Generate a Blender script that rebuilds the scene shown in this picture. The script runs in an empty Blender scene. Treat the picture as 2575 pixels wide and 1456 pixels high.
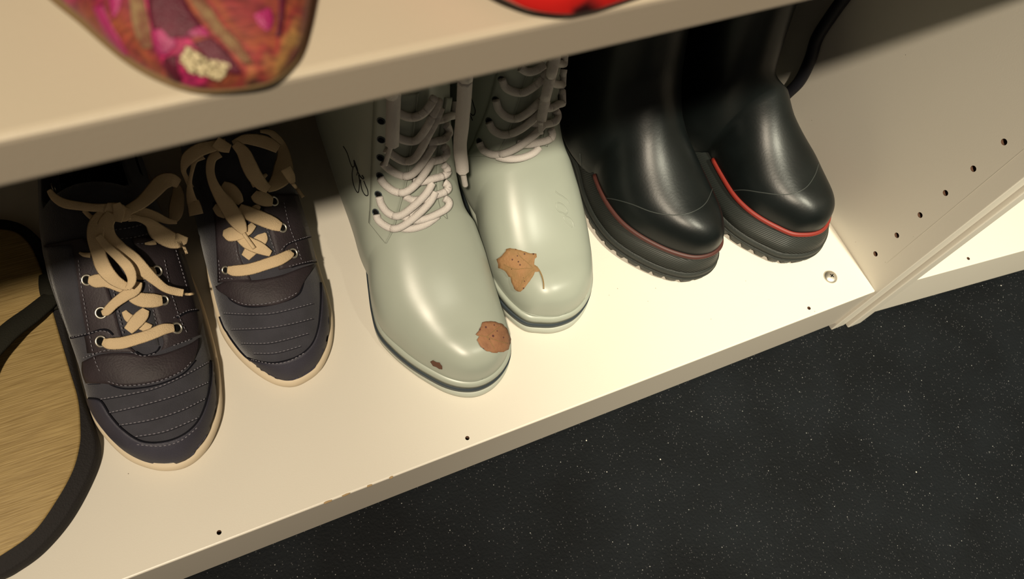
import bpy, bmesh, math, random
from mathutils import Vector, Matrix
from mathutils.bvhtree import BVHTree
random.seed(7)
C = bpy.context.scene.collection
scn = bpy.context.scene

# ------------------------------------------------------------------ camera
CR = [[0.9055168099, -0.3953710506, 0.1540163604],
      [-0.2936769672, -0.8459782370, -0.4450557959],
      [0.3062566667, 0.3577744470, -0.8821588855]]      # image right, down, forward
CP = Vector((-0.50767896, -0.12348972, 0.57300289))
FPX = 2000.26
RR, RD, RF = [Vector(r).normalized() for r in CR]
cam_d = bpy.data.cameras.new('camera')
cam = bpy.data.objects.new('camera', cam_d)
C.objects.link(cam)
m = Matrix.Identity(4)
for i in range(3):
    m[i][0] = RR[i]; m[i][1] = -RD[i]; m[i][2] = -RF[i]; m[i][3] = CP[i]
cam.matrix_world = m
cam_d.sensor_width = 36.0
cam_d.lens = FPX / 2575 * 36.0
cam_d.clip_start = 0.01
cam_d.dof.use_dof = True
cam_d.dof.focus_distance = 0.60
cam_d.dof.aperture_fstop = 14.0
scn.camera = cam

# ------------------------------------------------------------------ world and lamps
w = bpy.data.worlds.new('world'); scn.world = w; w.use_nodes = True
w.node_tree.nodes['Background'].inputs[0].default_value = (1.0, 0.86, 0.68, 1)
w.node_tree.nodes['Background'].inputs[1].default_value = 0.10

def spot(name, loc, target, energy, color, radius, angle, blend):
    d = bpy.data.lights.new(name, 'SPOT')
    d.energy = energy; d.color = color; d.shadow_soft_size = radius
    d.spot_size = math.radians(angle); d.spot_blend = blend
    o = bpy.data.objects.new(name, d); C.objects.link(o)
    o.location = loc
    o.rotation_euler = (Vector(target) - Vector(loc)).to_track_quat('-Z', 'Y').to_euler()
    return o
spot('ceiling_spot_right', (0.06, -0.92, 2.15), (0.08, -0.02, 0.0), 295, (1.0, 0.95, 0.74), 0.035, 27, 1.0)
spot('ceiling_spot_left', (-1.10, -0.95, 2.15), (-0.28, -0.30, 0.0), 285, (1.0, 0.86, 0.66), 0.045, 48, 1.0)

scn.view_settings.view_transform = 'Standard'
scn.view_settings.look = 'None'
scn.view_settings.exposure = 0.0
scn.view_settings.gamma = 1.0
scn.view_settings.use_curve_mapping = False

# ------------------------------------------------------------------ materials
def mat(name, col, rough=0.5, spec=0.5, metal=0.0, var=0.0, vscale=30, col2=None, bump=0.0, bscale=200,
        coat=0.0, sheen=0.0, spots=None, wave=None):
    mt = bpy.data.materials.new(name); mt.use_nodes = True
    nt = mt.node_tree; b = nt.nodes['Principled BSDF']
    b.inputs['Base Color'].default_value = (*col, 1)
    b.inputs['Roughness'].default_value = rough
    b.inputs['Specular IOR Level'].default_value = spec
    b.inputs['Metallic'].default_value = metal
    b.inputs['Coat Weight'].default_value = coat
    b.inputs['Coat Roughness'].default_value = 0.12
    b.inputs['Sheen Weight'].default_value = sheen
    tc = nt.nodes.new('ShaderNodeTexCoord')
    co = tc.outputs['Object']
    out = None
    if var or col2:
        n = nt.nodes.new('ShaderNodeTexNoise'); n.inputs['Scale'].default_value = vscale
        n.inputs['Detail'].default_value = 6
        nt.links.new(co, n.inputs['Vector'])
        r = nt.nodes.new('ShaderNodeValToRGB')
        c2 = col2 or tuple(c * (1 - var) for c in col)
        r.color_ramp.elements[0].position = 0.35; r.color_ramp.elements[0].color = (*c2, 1)
        r.color_ramp.elements[1].position = 0.65; r.color_ramp.elements[1].color = (*col, 1)
        nt.links.new(n.outputs['Fac'], r.inputs['Fac'])
        out = r.outputs['Color']
    if spots:                       # (scale, threshold, colour)
        for sc, th, sc_col in spots:
            v = nt.nodes.new('ShaderNodeTexVoronoi'); v.inputs['Scale'].default_value = sc
            nt.links.new(co, v.inputs['Vector'])
            mth = nt.nodes.new('ShaderNodeMath'); mth.operation = 'LESS_THAN'; mth.inputs[1].default_value = th
            nt.links.new(v.outputs['Distance'], mth.inputs[0])
            # only some of the cells carry a speck
            g = nt.nodes.new('ShaderNodeMath'); g.operation = 'GREATER_THAN'; g.inputs[1].default_value = 0.55
            sp = nt.nodes.new('ShaderNodeSeparateColor'); nt.links.new(v.outputs['Color'], sp.inputs[0])
            nt.links.new(sp.outputs[0], g.inputs[0])
            mu = nt.nodes.new('ShaderNodeMath'); mu.operation = 'MULTIPLY'
            nt.links.new(mth.outputs[0], mu.inputs[0]); nt.links.new(g.outputs[0], mu.inputs[1])
            mx = nt.nodes.new('ShaderNodeMix'); mx.data_type = 'RGBA'
            nt.links.new(mu.outputs[0], mx.inputs['Factor'])
            if out: nt.links.new(out, mx.inputs[6])
            else: mx.inputs[6].default_value = (*col, 1)
            mx.inputs[7].default_value = (*sc_col, 1)
            out = mx.outputs[2]
    if out: nt.links.new(out, b.inputs['Base Color'])
    if bump or wave:
        bp = nt.nodes.new('ShaderNodeBump'); bp.inputs['Strength'].default_value = bump or wave[1]
        bp.inputs['Distance'].default_value = 0.001
        if wave:
            t = nt.nodes.new('ShaderNodeTexWave'); t.inputs['Scale'].default_value = wave[0]
            t.bands_direction = wave[2]
            nt.links.new(co, t.inputs['Vector']); nt.links.new(t.outputs['Fac'], bp.inputs['Height'])
        else:
            t = nt.nodes.new('ShaderNodeTexNoise'); t.inputs['Scale'].default_value = bscale
            t.inputs['Detail'].default_value = 3
            nt.links.new(co, t.inputs['Vector']); nt.links.new(t.outputs['Fac'], bp.inputs['Height'])
        nt.links.new(bp.outputs['Normal'], b.inputs['Normal'])
    return mt

M = {}
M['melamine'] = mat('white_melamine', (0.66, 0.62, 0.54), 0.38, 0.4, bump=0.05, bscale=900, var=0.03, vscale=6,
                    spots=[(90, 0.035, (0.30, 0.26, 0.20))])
M['dimmed_shelf'] = mat('dimmed_shelf_melamine', (0.50, 0.435, 0.33), 0.38, 0.4, bump=0.05, bscale=900, var=0.05, vscale=9)  # darker tan than the boards: weaker light on the shelf put into its colour
M['dimmed_edge_band'] = mat('dimmed_edge_banding', (0.47, 0.43, 0.37), 0.42, 0.4, bump=0.05, bscale=900)  # greyer than the boards, shade on the front faces painted in
M['dimmed_edge_band_shelf'] = mat('dimmed_shelf_edge_banding', (0.36, 0.31, 0.245), 0.42, 0.4, bump=0.05, bscale=900)  # shelf front darkened likewise, its shade is in the base colour
M['darkened_back'] = mat('darkened_back_board', (0.06, 0.055, 0.05), 0.6, 0.3)  # near-black base colour deepens the shade at the back of the units
M['chip'] = mat('bare_chipboard', (0.36, 0.25, 0.13), 0.8, 0.2)
M['hole'] = mat('drilled_hole', (0.16, 0.09, 0.06), 0.9, 0.1)
M['floor'] = mat('dark_speckled_vinyl', (0.0055, 0.0070, 0.0088), 0.7, 0.12, var=0.45, vscale=14, bump=0.5, bscale=420,
                 spots=[(460, 0.21, (0.045, 0.045, 0.047)), (150, 0.065, (0.22, 0.22, 0.21)), (37, 0.022, (0.5, 0.48, 0.44))])
M['white_rubber'] = mat('white_rubber', (0.34, 0.37, 0.315), 0.34, 0.42, var=0.07, vscale=16, bump=0.04, bscale=60)
M['white_sole'] = mat('milky_sole_rubber', (0.40, 0.42, 0.36), 0.45, 0.4)
M['stripe'] = mat('blue_grey_stripe', (0.035, 0.047, 0.056), 0.45, 0.4)
M['cord'] = mat('white_cord', (0.60, 0.56, 0.53), 0.85, 0.2, bump=0.5, bscale=1500)
M['black_rubber'] = mat('black_rubber', (0.005, 0.007, 0.007), 0.36, 0.30, var=0.3, vscale=40, bump=0.05, bscale=500)
M['black_sole'] = mat('black_sole_rubber', (0.020, 0.023, 0.021), 0.55, 0.4, bump=0.25, bscale=700)
M['ribbed'] = mat('ribbed_black_rubber', (0.017, 0.020, 0.018), 0.5, 0.4, wave=(260, 0.5, 'DIAGONAL'))
M['seam_black'] = mat('black_seam_line', (0.035, 0.04, 0.038), 0.4, 0.5)
M['red'] = mat('red_rubber_line', (0.19, 0.018, 0.011), 0.5, 0.4)
M['red_dull'] = mat('worn_red_line', (0.060, 0.018, 0.014), 0.5, 0.4)
M['navy'] = mat('slate_navy_suede', (0.043, 0.042, 0.053), 0.85, 0.25, var=0.25, vscale=60, bump=0.5, bscale=1200, sheen=0.25)
M['navy_dark'] = mat('dark_navy_lining', (0.010, 0.010, 0.014), 0.95, 0.1)
M['plum'] = mat('plum_brown_leather', (0.034, 0.025, 0.030), 0.6, 0.35, var=0.3, vscale=50, bump=0.3, bscale=800)
M['bumper'] = mat('navy_toe_leather', (0.038, 0.036, 0.052), 0.6, 0.35, var=0.2, vscale=40, bump=0.3, bscale=900)
M['cream'] = mat('cream_cotton', (0.62, 0.47, 0.29), 0.9, 0.15, var=0.06, vscale=90, bump=0.6, bscale=1600)
M['cream_sole'] = mat('cream_sole_rubber', (0.60, 0.50, 0.36), 0.6, 0.3)
M['stitch'] = mat('pale_thread', (0.20, 0.19, 0.22), 0.8, 0.2)
M['groove'] = mat('dark_seam', (0.008, 0.008, 0.012), 0.9, 0.1)
M['metal'] = mat('silver_metal', (0.70, 0.66, 0.58), 0.42, 0.5, metal=1.0)
M['eyelet_dark'] = mat('eyelet_hole', (0.006, 0.006, 0.006), 0.9, 0.1)
M['foam'] = mat('black_foam', (0.018, 0.016, 0.016), 0.8, 0.25, bump=0.5, bscale=900)
M['strap'] = mat('black_strap_fabric', (0.016, 0.015, 0.010), 0.85, 0.2, bump=0.4, bscale=1000)
M['ink'] = mat('black_ink', (0.008, 0.008, 0.008), 0.6, 0.3)
M['leaf'] = mat('tan_dry_leaf', (0.33, 0.175, 0.08), 0.7, 0.3, col2=(0.26, 0.155, 0.065), vscale=90,
                spots=[(330, 0.22, (0.10, 0.045, 0.03))], bump=0.4, bscale=500)
M['leaf_dark'] = mat('brown_dry_leaf', (0.29, 0.14, 0.07), 0.7, 0.3, col2=(0.22, 0.105, 0.055), vscale=110,
                spots=[(260, 0.25, (0.09, 0.035, 0.03))], bump=0.4, bscale=500)
M['stalk'] = mat('leaf_stalk', (0.26, 0.17, 0.07), 0.7, 0.3)
M['scrap'] = mat('brown_scrap', (0.11, 0.05, 0.03), 0.7, 0.3)
M['black_cable'] = mat('black_cable', (0.008, 0.008, 0.012), 0.6, 0.3)
M['patent'] = mat('red_patent', (0.62, 0.018, 0.015), 0.18, 0.5, coat=0.8)
M['tan_edge'] = mat('tan_sole_edge', (0.16, 0.10, 0.045), 0.6, 0.3)
M['dark_sole'] = mat('dark_brown_sole', (0.030, 0.016, 0.014), 0.6, 0.3)
M['bead'] = mat('cream_beads', (0.50, 0.42, 0.25), 0.4, 0.5)

def straw_mat():
    mt = bpy.data.materials.new('woven_straw'); mt.use_nodes = True
    nt = mt.node_tree; b = nt.nodes['Principled BSDF']
    b.inputs['Roughness'].default_value = 0.6
    tc = nt.nodes.new('ShaderNodeTexCoord')
    mp = nt.nodes.new('ShaderNodeMapping'); mp.inputs['Scale'].default_value = (50, 1300, 50)
    mp.inputs['Rotation'].default_value = (0, 0, math.radians(-14))
    nt.links.new(tc.outputs['Object'], mp.inputs[0])
    n = nt.nodes.new('ShaderNodeTexNoise'); n.inputs['Scale'].default_value = 1.0; n.inputs['Detail'].default_value = 4
    nt.links.new(mp.outputs[0], n.inputs['Vector'])
    r = nt.nodes.new('ShaderNodeValToRGB')
    e = r.color_ramp.elements
    e[0].position = 0.28; e[0].color = (0.24, 0.155, 0.050, 1)
    e[1].position = 0.72; e[1].color = (0.42, 0.295, 0.115, 1)
    nt.links.new(n.outputs['Fac'], r.inputs['Fac'])
    nt.links.new(r.outputs['Color'], b.inputs['Base Color'])
    bp = nt.nodes.new('ShaderNodeBump'); bp.inputs['Strength'].default_value = 0.5; bp.inputs['Distance'].default_value = 0.0008
    nt.links.new(n.outputs['Fac'], bp.inputs['Height']); nt.links.new(bp.outputs[0], b.inputs['Normal'])
    return mt
M['straw'] = straw_mat()

def brocade_mat():
    mt = bpy.data.materials.new('magenta_brocade'); mt.use_nodes = True
    nt = mt.node_tree; b = nt.nodes['Principled BSDF']
    b.inputs['Roughness'].default_value = 0.6
    b.inputs['Specular IOR Level'].default_value = 0.25
    b.inputs['Sheen Weight'].default_value = 0.05
    tc = nt.nodes.new('ShaderNodeTexCoord')
    # large motifs
    mp = nt.nodes.new('ShaderNodeMapping'); mp.inputs['Scale'].default_value = (62, 26, 40)
    mp.inputs['Rotation'].default_value = (0, 0, math.radians(16)); mp.inputs['Location'].default_value = (3.3, 1.2, 0)
    nt.links.new(tc.outputs['Object'], mp.inputs[0])
    n = nt.nodes.new('ShaderNodeTexNoise'); n.inputs['Scale'].default_value = 1.0; n.inputs['Detail'].default_value = 2
    n.inputs['Distortion'].default_value = 0.6
    nt.links.new(mp.outputs[0], n.inputs['Vector'])
    r = nt.nodes.new('ShaderNodeValToRGB'); cr = r.color_ramp
    cr.elements[0].position = 0.30; cr.elements[0].color = (0.13, 0.006, 0.035, 1)
    cr.elements[1].position = 0.74; cr.elements[1].color = (0.34, 0.20, 0.07, 1)
    for p, c in ((0.40, (0.40, 0.020, 0.125, 1)), (0.46, (0.17, 0.012, 0.04, 1)), (0.50, (0.20, 0.035, 0.035, 1)),
                 (0.58, (0.23, 0.060, 0.030, 1)), (0.65, (0.22, 0.03, 0.035, 1))):
        el = cr.elements.new(p); el.color = c
    nt.links.new(n.outputs['Fac'], r.inputs['Fac'])
    # fine threads
    mp2 = nt.nodes.new('ShaderNodeMapping'); mp2.inputs['Scale'].default_value = (300, 1400, 600)
    mp2.inputs['Rotation'].default_value = (0, 0, math.radians(35))
    nt.links.new(tc.outputs['Object'], mp2.inputs[0])
    n2 = nt.nodes.new('ShaderNodeTexNoise'); n2.inputs['Scale'].default_value = 1.0; n2.inputs['Detail'].default_value = 2
    nt.links.new(mp2.outputs[0], n2.inputs['Vector'])
    r2 = nt.nodes.new('ShaderNodeValToRGB')
    r2.color_ramp.elements[0].position = 0.35; r2.color_ramp.elements[0].color = (0.55, 0.5, 0.5, 1)
    r2.color_ramp.elements[1].position = 0.7; r2.color_ramp.elements[1].color = (1.5, 1.35, 1.1, 1)
    nt.links.new(n2.outputs['Fac'], r2.inputs['Fac'])
    mx = nt.nodes.new('ShaderNodeMix'); mx.data_type = 'RGBA'; mx.blend_type = 'MULTIPLY'; mx.inputs['Factor'].default_value = 0.8
    nt.links.new(r.outputs['Color'], mx.inputs[6]); nt.links.new(r2.outputs['Color'], mx.inputs[7])
    nt.links.new(mx.outputs[2], b.inputs['Base Color'])
    bp = nt.nodes.new('ShaderNodeBump'); bp.inputs['Strength'].default_value = 0.4; bp.inputs['Distance'].default_value = 0.0006
    nt.links.new(n2.outputs['Fac'], bp.inputs['Height']); nt.links.new(bp.outputs[0], b.inputs['Normal'])
    return mt
M['brocade'] = brocade_mat()

# ------------------------------------------------------------------ mesh helpers
def link(name, verts, faces, material, parent=None, smooth=True, mats=None):
    me = bpy.data.meshes.new(name)
    me.from_pydata([tuple(v) for v in verts], [], faces)
    me.materials.append(material)
    bm = bmesh.new(); bm.from_mesh(me); bmesh.ops.recalc_face_normals(bm, faces=bm.faces); bm.to_mesh(me); bm.free()
    if smooth:
        for p in me.polygons: p.use_smooth = True
    o = bpy.data.objects.new(name, me); C.objects.link(o)
    if parent: par(o, parent)
    return o

def par(o, parent):
    o.parent = parent
    o.matrix_parent_inverse = world_of(parent).inverted()

def world_of(o):
    """world matrix without waiting for a depsgraph update"""
    m_ = o.matrix_basis.copy()
    return m_ if o.parent is None else world_of(o.parent) @ o.matrix_parent_inverse @ m_

def empty(name, loc, label, cat, group=None):
    o = bpy.data.objects.new(name, None); C.objects.link(o); o.location = loc
    o.empty_display_size = 0.02
    o['label'] = label; o['category'] = cat
    if group: o['group'] = group
    return o

def box_bm(x0, x1, y0, y1, z0, z1, bev=0.0):
    bm = bmesh.new()
    bmesh.ops.create_cube(bm, size=1.0)
    for v in bm.verts:
        v.co = Vector((x0 + (v.co.x + .5) * (x1 - x0), y0 + (v.co.y + .5) * (y1 - y0), z0 + (v.co.z + .5) * (z1 - z0)))
    if bev:
        bmesh.ops.bevel(bm, geom=bm.edges[:], offset=bev, segments=3, affect='EDGES', profile=0.5)
    return bm

def bm_obj(name, bm, material, parent=None, smooth=False):
    me = bpy.data.meshes.new(name); bm.to_mesh(me); bm.free(); me.materials.append(material)
    if smooth:
        for p in me.polygons: p.use_smooth = True
    o = bpy.data.objects.new(name, me); C.objects.link(o)
    if parent: par(o, parent)
    return o

def banded(o, key):
    """front-facing faces take the darkened banding colour, so they look less lit"""
    o.data.materials.append(M[key]); k = len(o.data.materials) - 1
    for p in o.data.polygons:
        if p.normal.y < -0.9: p.material_index = k
    return o

def cut(o, cutters):
    """bake boolean holes into o's mesh; the walls of a hole take the 'hole' material"""
    bm = bmesh.new()
    for (loc, r, depth, axis) in cutters:
        mtx = Matrix.Translation(loc)
        if axis == 'X': mtx = mtx @ Matrix.Rotation(math.pi / 2, 4, 'Y')
        bmesh.ops.create_cone(bm, cap_ends=True, segments=20, radius1=r, radius2=r, depth=depth, matrix=mtx)
    me = bpy.data.meshes.new('tmp'); bm.to_mesh(me); bm.free(); me.materials.append(M['hole'])
    c = bpy.data.objects.new('tmp', me); C.objects.link(c)
    md = o.modifiers.new('b', 'BOOLEAN'); md.operation = 'DIFFERENCE'; md.object = c; md.solver = 'EXACT'
    md.material_mode = 'TRANSFER'
    bpy.context.view_layer.update()
    dg = bpy.context.evaluated_depsgraph_get()
    new = bpy.data.meshes.new_from_object(o.evaluated_get(dg))
    o.modifiers.clear(); o.data = new
    bpy.data.objects.remove(c)

def cr_curve(pts, n=8, closed=False):
    """Catmull-Rom through pts (tuples of any length)"""
    out = []; N = len(pts)
    segs = N if closed else N - 1
    for i in range(segs):
        if closed: p = [pts[(i + k) % N] for k in (-1, 0, 1, 2)]
        else: p = [pts[max(i - 1, 0)], pts[i], pts[i + 1], pts[min(i + 2, N - 1)]]
        for k in range(n):
            t = k / n; t2 = t * t; t3 = t2 * t
            out.append(tuple(0.5 * ((2 * b) + (-a + c) * t + (2 * a - 5 * b + 4 * c - d) * t2 + (-a + 3 * b - 3 * c + d) * t3)
                             for a, b, c, d in zip(*p)))
    if not closed: out.append(tuple(pts[-1]))
    return out

def ray_dir(px):
    return (RR * ((px[0] - 1287.5) / FPX) + RD * ((px[1] - 728) / FPX) + RF)

class Surf:
    """ray casting against finished meshes, used to lay laces, seams and patches on a shoe"""
    def __init__(self, objs):
        self.t = []
        for o in objs:
            me = o.data
            mw = world_of(o)
            self.t.append(BVHTree.FromPolygons([mw @ v.co for v in me.vertices], [tuple(p.vertices) for p in me.polygons]))
    def hit(self, px):
        d = ray_dir(px).normalized(); best = None
        for t in self.t:
            loc, n, i, dist = t.ray_cast(CP, d)
            if loc is not None and (best is None or dist < best[1]):
                if n.dot(d) > 0: n = -n
                best = (n, dist)
        return d, best
    def near(self, d):
        """distance along the sight line where it passes closest to the surface"""
        best = None
        for i in range(60):
            t = 0.25 + i * 0.01
            for tr in self.t:
                q = tr.find_nearest(CP + d * t)
                if q[0] is not None and (best is None or q[3] < best[0]): best = (q[3], t)
        return best[1]
    def drape(self, pts, h=0.0):
        """pts: (px, py[, h_mm]) -> 3D points lying h above the surface along the sight line"""
        res = []
        for p in pts:
            d, b = self.hit(p); res.append([d, b[1] if b else None, b[0] if b else None, p])
        snap = {}
        for i, r in enumerate(res):
            if r[1] is None:
                r[1] = self.near(r[0]); r[2] = -r[0]
                if len(r[3]) < 3 or r[3][2] < 3:
                    q = min((t.find_nearest(CP + r[0] * r[1]) for t in self.t), key=lambda q: q[3])
                    n = q[1] if q[1].dot(r[0]) < 0.2 else -q[1]
                    snap[i] = (q[0], n)
        out = []
        for i, (d, t, n, p) in enumerate(res):
            if i in snap:
                q, n = snap[i]; out.append((q + n * h, n)); continue
            hh = (p[2] / 1000 if len(p) > 2 else 0) + h
            c = max(0.35, -n.dot(d))
            out.append((CP + d * (t - hh / c), n))
        return out

def tube(name, pts, r, material, parent=None, seg=8, taper=None, cap=True):
    P = [Vector(p) for p in pts]; V = []; F = []
    up = None
    for i, p in enumerate(P):
        t = (P[min(i + 1, len(P) - 1)] - P[max(i - 1, 0)])
        if t.length < 1e-9: t = Vector((0, 0, 1))
        t.normalize()
        if up is None: up = t.orthogonal().normalized()
        up = (up - t * up.dot(t))
        up = up.normalized() if up.length > 1e-6 else t.orthogonal().normalized()
        s = t.cross(up)
        rr = r if taper is None else r * taper[min(len(taper) - 1, int(i / max(1, len(P) - 1) * (len(taper) - 1) + .5))]
        for k in range(seg):
            a = 2 * math.pi * k / seg
            V.append(p + up * (math.cos(a) * rr) + s * (math.sin(a) * rr))
    for i in range(len(P) - 1):
        for k in range(seg):
            a = i * seg + k; b = i * seg + (k + 1) % seg
            F.append((a, b, b + seg, a + seg))
    if cap:
        F.append(tuple(range(seg))[::-1]); F.append(tuple(range((len(P) - 1) * seg, len(P) * seg)))
    if name is None: return V, F
    return link(name, V, F, material, parent)

def merge(parts):
    V = []; F = []
    for v, f in parts:
        o = len(V); V += list(v); F += [tuple(i + o for i in q) for q in f]
    return V, F

def dashes(name, surf, px, material, parent, r=0.00035, on=4.0, off=3.2, h=0.0003):
    """a row of stitches laid along a pixel polyline on a surface"""
    cur = cr_curve(px, 14)
    pts = [p for p, n in surf.drape(cur, h)]
    L = [0.0]
    for a, b in zip(pts, pts[1:]): L.append(L[-1] + (b - a).length)
    def at(s):
        for i in range(1, len(L)):
            if L[i] >= s:
                t = (s - L[i - 1]) / max(1e-9, L[i] - L[i - 1]); return pts[i - 1].lerp(pts[i], t)
        return pts[-1]
    parts = []; s = 0.0; on /= 2600; off /= 2600
    while s + on < L[-1]:
        parts.append(tube(None, [at(s), at(s + on * .5), at(s + on)], r, None, seg=4)); s += on + off
    V, F = merge(parts)
    return link(name, V, F, material, parent)

def line(name, surf, px, material, parent, r=0.0005, h=0.0, n=10, seg=6):
    return tube(name, [p for p, _ in surf.drape(cr_curve(px, n), h)], r, material, parent, seg=seg)

def ribbon_geo(surf, pts, h=0.0015, thick=0.0010, n=8, roll=None):
    """pts: (px, py, width_px, h_mm). Flat lace with a rounded rectangular section."""
    cur = cr_curve(pts, n)
    mids = surf.drape([(c[0], c[1], c[3] if len(c) > 3 else 0) for c in cur], h)
    V = []; F = []; N = len(cur)
    lift = max(c[3] if len(c) > 3 else 0 for c in cur)
    dist = [(p - CP).length for p, _ in mids]; dirs = [(p - CP).normalized() for p, _ in mids]
    for it in range(80 if lift >= 5 else 4):
        a0, a1 = ((dist[0] + dist[1]) / 2, (dist[-1] + dist[-2]) / 2) if lift >= 5 else (dist[0], dist[-1])
        dist = [a0] + [(dist[i - 1] + 2 * dist[i] + dist[i + 1]) / 4 for i in range(1, N - 1)] + [a1]
    if lift >= 5:
        mid = N // 3                      # keep the lace from plunging where the shoe falls away beneath it
        for rng, st in ((range(mid + 1, N), -1), (range(mid - 1, -1, -1), 1)):
            for i in rng:
                j = i + st; mx = 0.55 * (dirs[i] - dirs[j]).length * dist[j]
                dist[i] = min(dist[j] + mx, max(dist[j] - mx, dist[i]))
        nm = sum((n_ for _, n_ in mids), Vector()) / N; nm = (nm.normalized() - RF * 1.2).normalized()
        mids = [(CP + d_ * t_, nm) for d_, t_ in zip(dirs, dist)]
    else: mids = [(CP + d_ * t_, n_) for (d_, t_, (_, n_)) in zip(dirs, dist, mids)]
    nprev = None
    for i, ((p, nrm), c) in enumerate(zip(mids, cur)):
        a = cur[max(i - 1, 0)]; b = cur[min(i + 1, N - 1)]
        tx, ty = b[0] - a[0], b[1] - a[1]; l = math.hypot(tx, ty) or 1
        sx, sy = -ty / l, tx / l
        depth = (p - CP).dot(RF)
        side = (RR * sx + RD * sy)
        # tilt the ribbon into the surface it lies on
        t3 = (mids[min(i + 1, N - 1)][0] - mids[max(i - 1, 0)][0])
        t3 = t3.normalized() if t3.length > 1e-9 else Vector((1, 0, 0))
        nn = (nrm * 0.6 - RF * 0.4).normalized()
        if nprev is not None: nn = (nn * .35 + nprev * .65).normalized()
        nprev = nn
        s3 = t3.cross(nn)
        if s3.length < 1e-6: s3 = side
        s3.normalize()
        if s3.dot(side) < 0: s3 = -s3
        # make the projected width equal to the wanted width
        proj = math.hypot(s3.dot(RR), s3.dot(RD)); proj = max(proj, .45)
        half = c[2] / 2 / FPX * depth / proj
        u = s3.cross(t3).normalized()
        if u.dot(-RF) < 0: u = -u
        th = thick / 2
        for (fx, fz) in ((-1, 0), (-.8, 1), (0, 1.25), (.8, 1), (1, 0), (.8, -1), (0, -1.25), (-.8, -1)):
            V.append(p + s3 * (half * fx) + u * (th * fz))
    for i in range(N - 1):
        for k in range(8):
            a = i * 8 + k; b = i * 8 + (k + 1) % 8
            F.append((a, b, b + 8, a + 8))
    F.append(tuple(range(8))[::-1]); F.append(tuple(range((N - 1) * 8, N * 8)))
    return V, F

def strip(name, surf, A, B, material, parent, off=0.0008, nu=12, sub=6, thick=0.0008, puff=0.0):
    """sheet stretched between two pixel polylines and laid on the surface, with a real edge"""
    a = cr_curve(A, sub); b = cr_curve(B, sub)
    N = max(len(a), len(b))
    def res(c):
        out = []
        for i in range(N):
            t = i / (N - 1) * (len(c) - 1); k = min(int(t), len(c) - 2); f = t - k
            out.append(tuple(c[k][j] * (1 - f) + c[k + 1][j] * f for j in range(2)))
        return out
    a = res(a); b = res(b)
    top = []; bot = []
    for pa, pb in zip(a, b):
        row = [(pa[0] + (pb[0] - pa[0]) * k / nu, pa[1] + (pb[1] - pa[1]) * k / nu) for k in range(nu + 1)]
        dr = surf.drape(row)
        for k, (p, n) in enumerate(dr):
            e = min(k, nu - k) / nu * 2
            hh = off + puff * math.sin(e * math.pi / 2)
            top.append(p + n * hh); bot.append(p - n * thick)
    V = top + bot; o = len(top); W = nu + 1; F = []
    for i in range(N - 1):
        for k in range(nu):
            q = i * W + k
            F.append((q, q + 1, q + W + 1, q + W)); F.append((o + q, o + q + W, o + q + W + 1, o + q + 1))
        F.append((i * W, i * W + W, o + i * W + W, o + i * W))
        F.append((i * W + nu, o + i * W + nu, o + i * W + W + nu, i * W + W + nu))
    for k in range(nu):
        F.append((k, o + k, o + k + 1, k + 1)); q = (N - 1) * W + k
        F.append((q, q + 1, o + q + 1, o + q))
    return link(name, V, F, material, parent)

def torus_geo(c, n, R, r, a=24, b=8, squash=1.0):
    n = n.normalized(); u = n.orthogonal().normalized(); v = n.cross(u); V = []; F = []
    for i in range(a):
        t = 2 * math.pi * i / a; d = u * math.cos(t) + v * math.sin(t)
        for k in range(b):
            s = 2 * math.pi * k / b
            V.append(c + d * (R + r * math.cos(s)) + n * (r * math.sin(s)))
    for i in range(a):
        for k in range(b):
            F.append((i * b + k, i * b + (k + 1) % b, ((i + 1) % a) * b + (k + 1) % b, ((i + 1) % a) * b + k))
    return V, F

def disc_geo(c, n, R, t=0.0004, seg=20):
    n = n.normalized(); u = n.orthogonal().normalized(); v = n.cross(u); V = []; F = []
    for s in (0, 1):
        for i in range(seg):
            a = 2 * math.pi * i / seg
            V.append(c + n * (t * s) + (u * math.cos(a) + v * math.sin(a)) * R)
    F.append(tuple(range(seg))); F.append(tuple(range(seg, 2 * seg)))
    for i in range(seg): F.append((i, (i + 1) % seg, seg + (i + 1) % seg, seg + i))
    return V, F

def eyelet(surf, px, R, parent, r=0.0007, hole=True, matr='metal', off=0.0006):
    (p, n), = surf.drape([px])
    o = link('eyelet', *torus_geo(p + n * off, n, R, r), M[matr], parent)
    if hole: link('eyelet_hole', *disc_geo(p + n * (off - .0004), n, R), M['eyelet_dark'], o)
    return o

# ------------------------------------------------------------------ shoe builder
def mm(pts): return [tuple(c / 1000 for c in p) for p in pts]

class Outline:
    def __init__(self, pts):
        self.c = cr_curve(mm(pts), 8, True)
        self.y0 = min(p[1] for p in self.c); self.y1 = max(p[1] for p in self.c)
        area = sum(a[0] * b[1] - b[0] * a[1] for a, b in zip(self.c, self.c[1:] + self.c[:1]))
        self.sg = 1 if area > 0 else -1
    def off(self, d):
        """curve moved inward by d"""
        N = len(self.c); out = []
        for i in range(N):
            a = self.c[i - 2]; b = self.c[(i + 2) % N]
            tx, ty = b[0] - a[0], b[1] - a[1]; l = math.hypot(tx, ty)
            nx, ny = -ty / l * self.sg, tx / l * self.sg
            out.append((self.c[i][0] + nx * d, self.c[i][1] + ny * d))
        return out
    def xs(self, y, d=0.0):
        c = self.off(d) if d else self.c
        xs = []
        for a, b in zip(c, c[1:] + c[:1]):
            if (a[1] - y) * (b[1] - y) <= 0 and a[1] != b[1]:
                xs.append(a[0] + (b[0] - a[0]) * (y - a[1]) / (b[1] - a[1]))
        if len(xs) < 2: return None
        return min(xs), max(xs)

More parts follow.
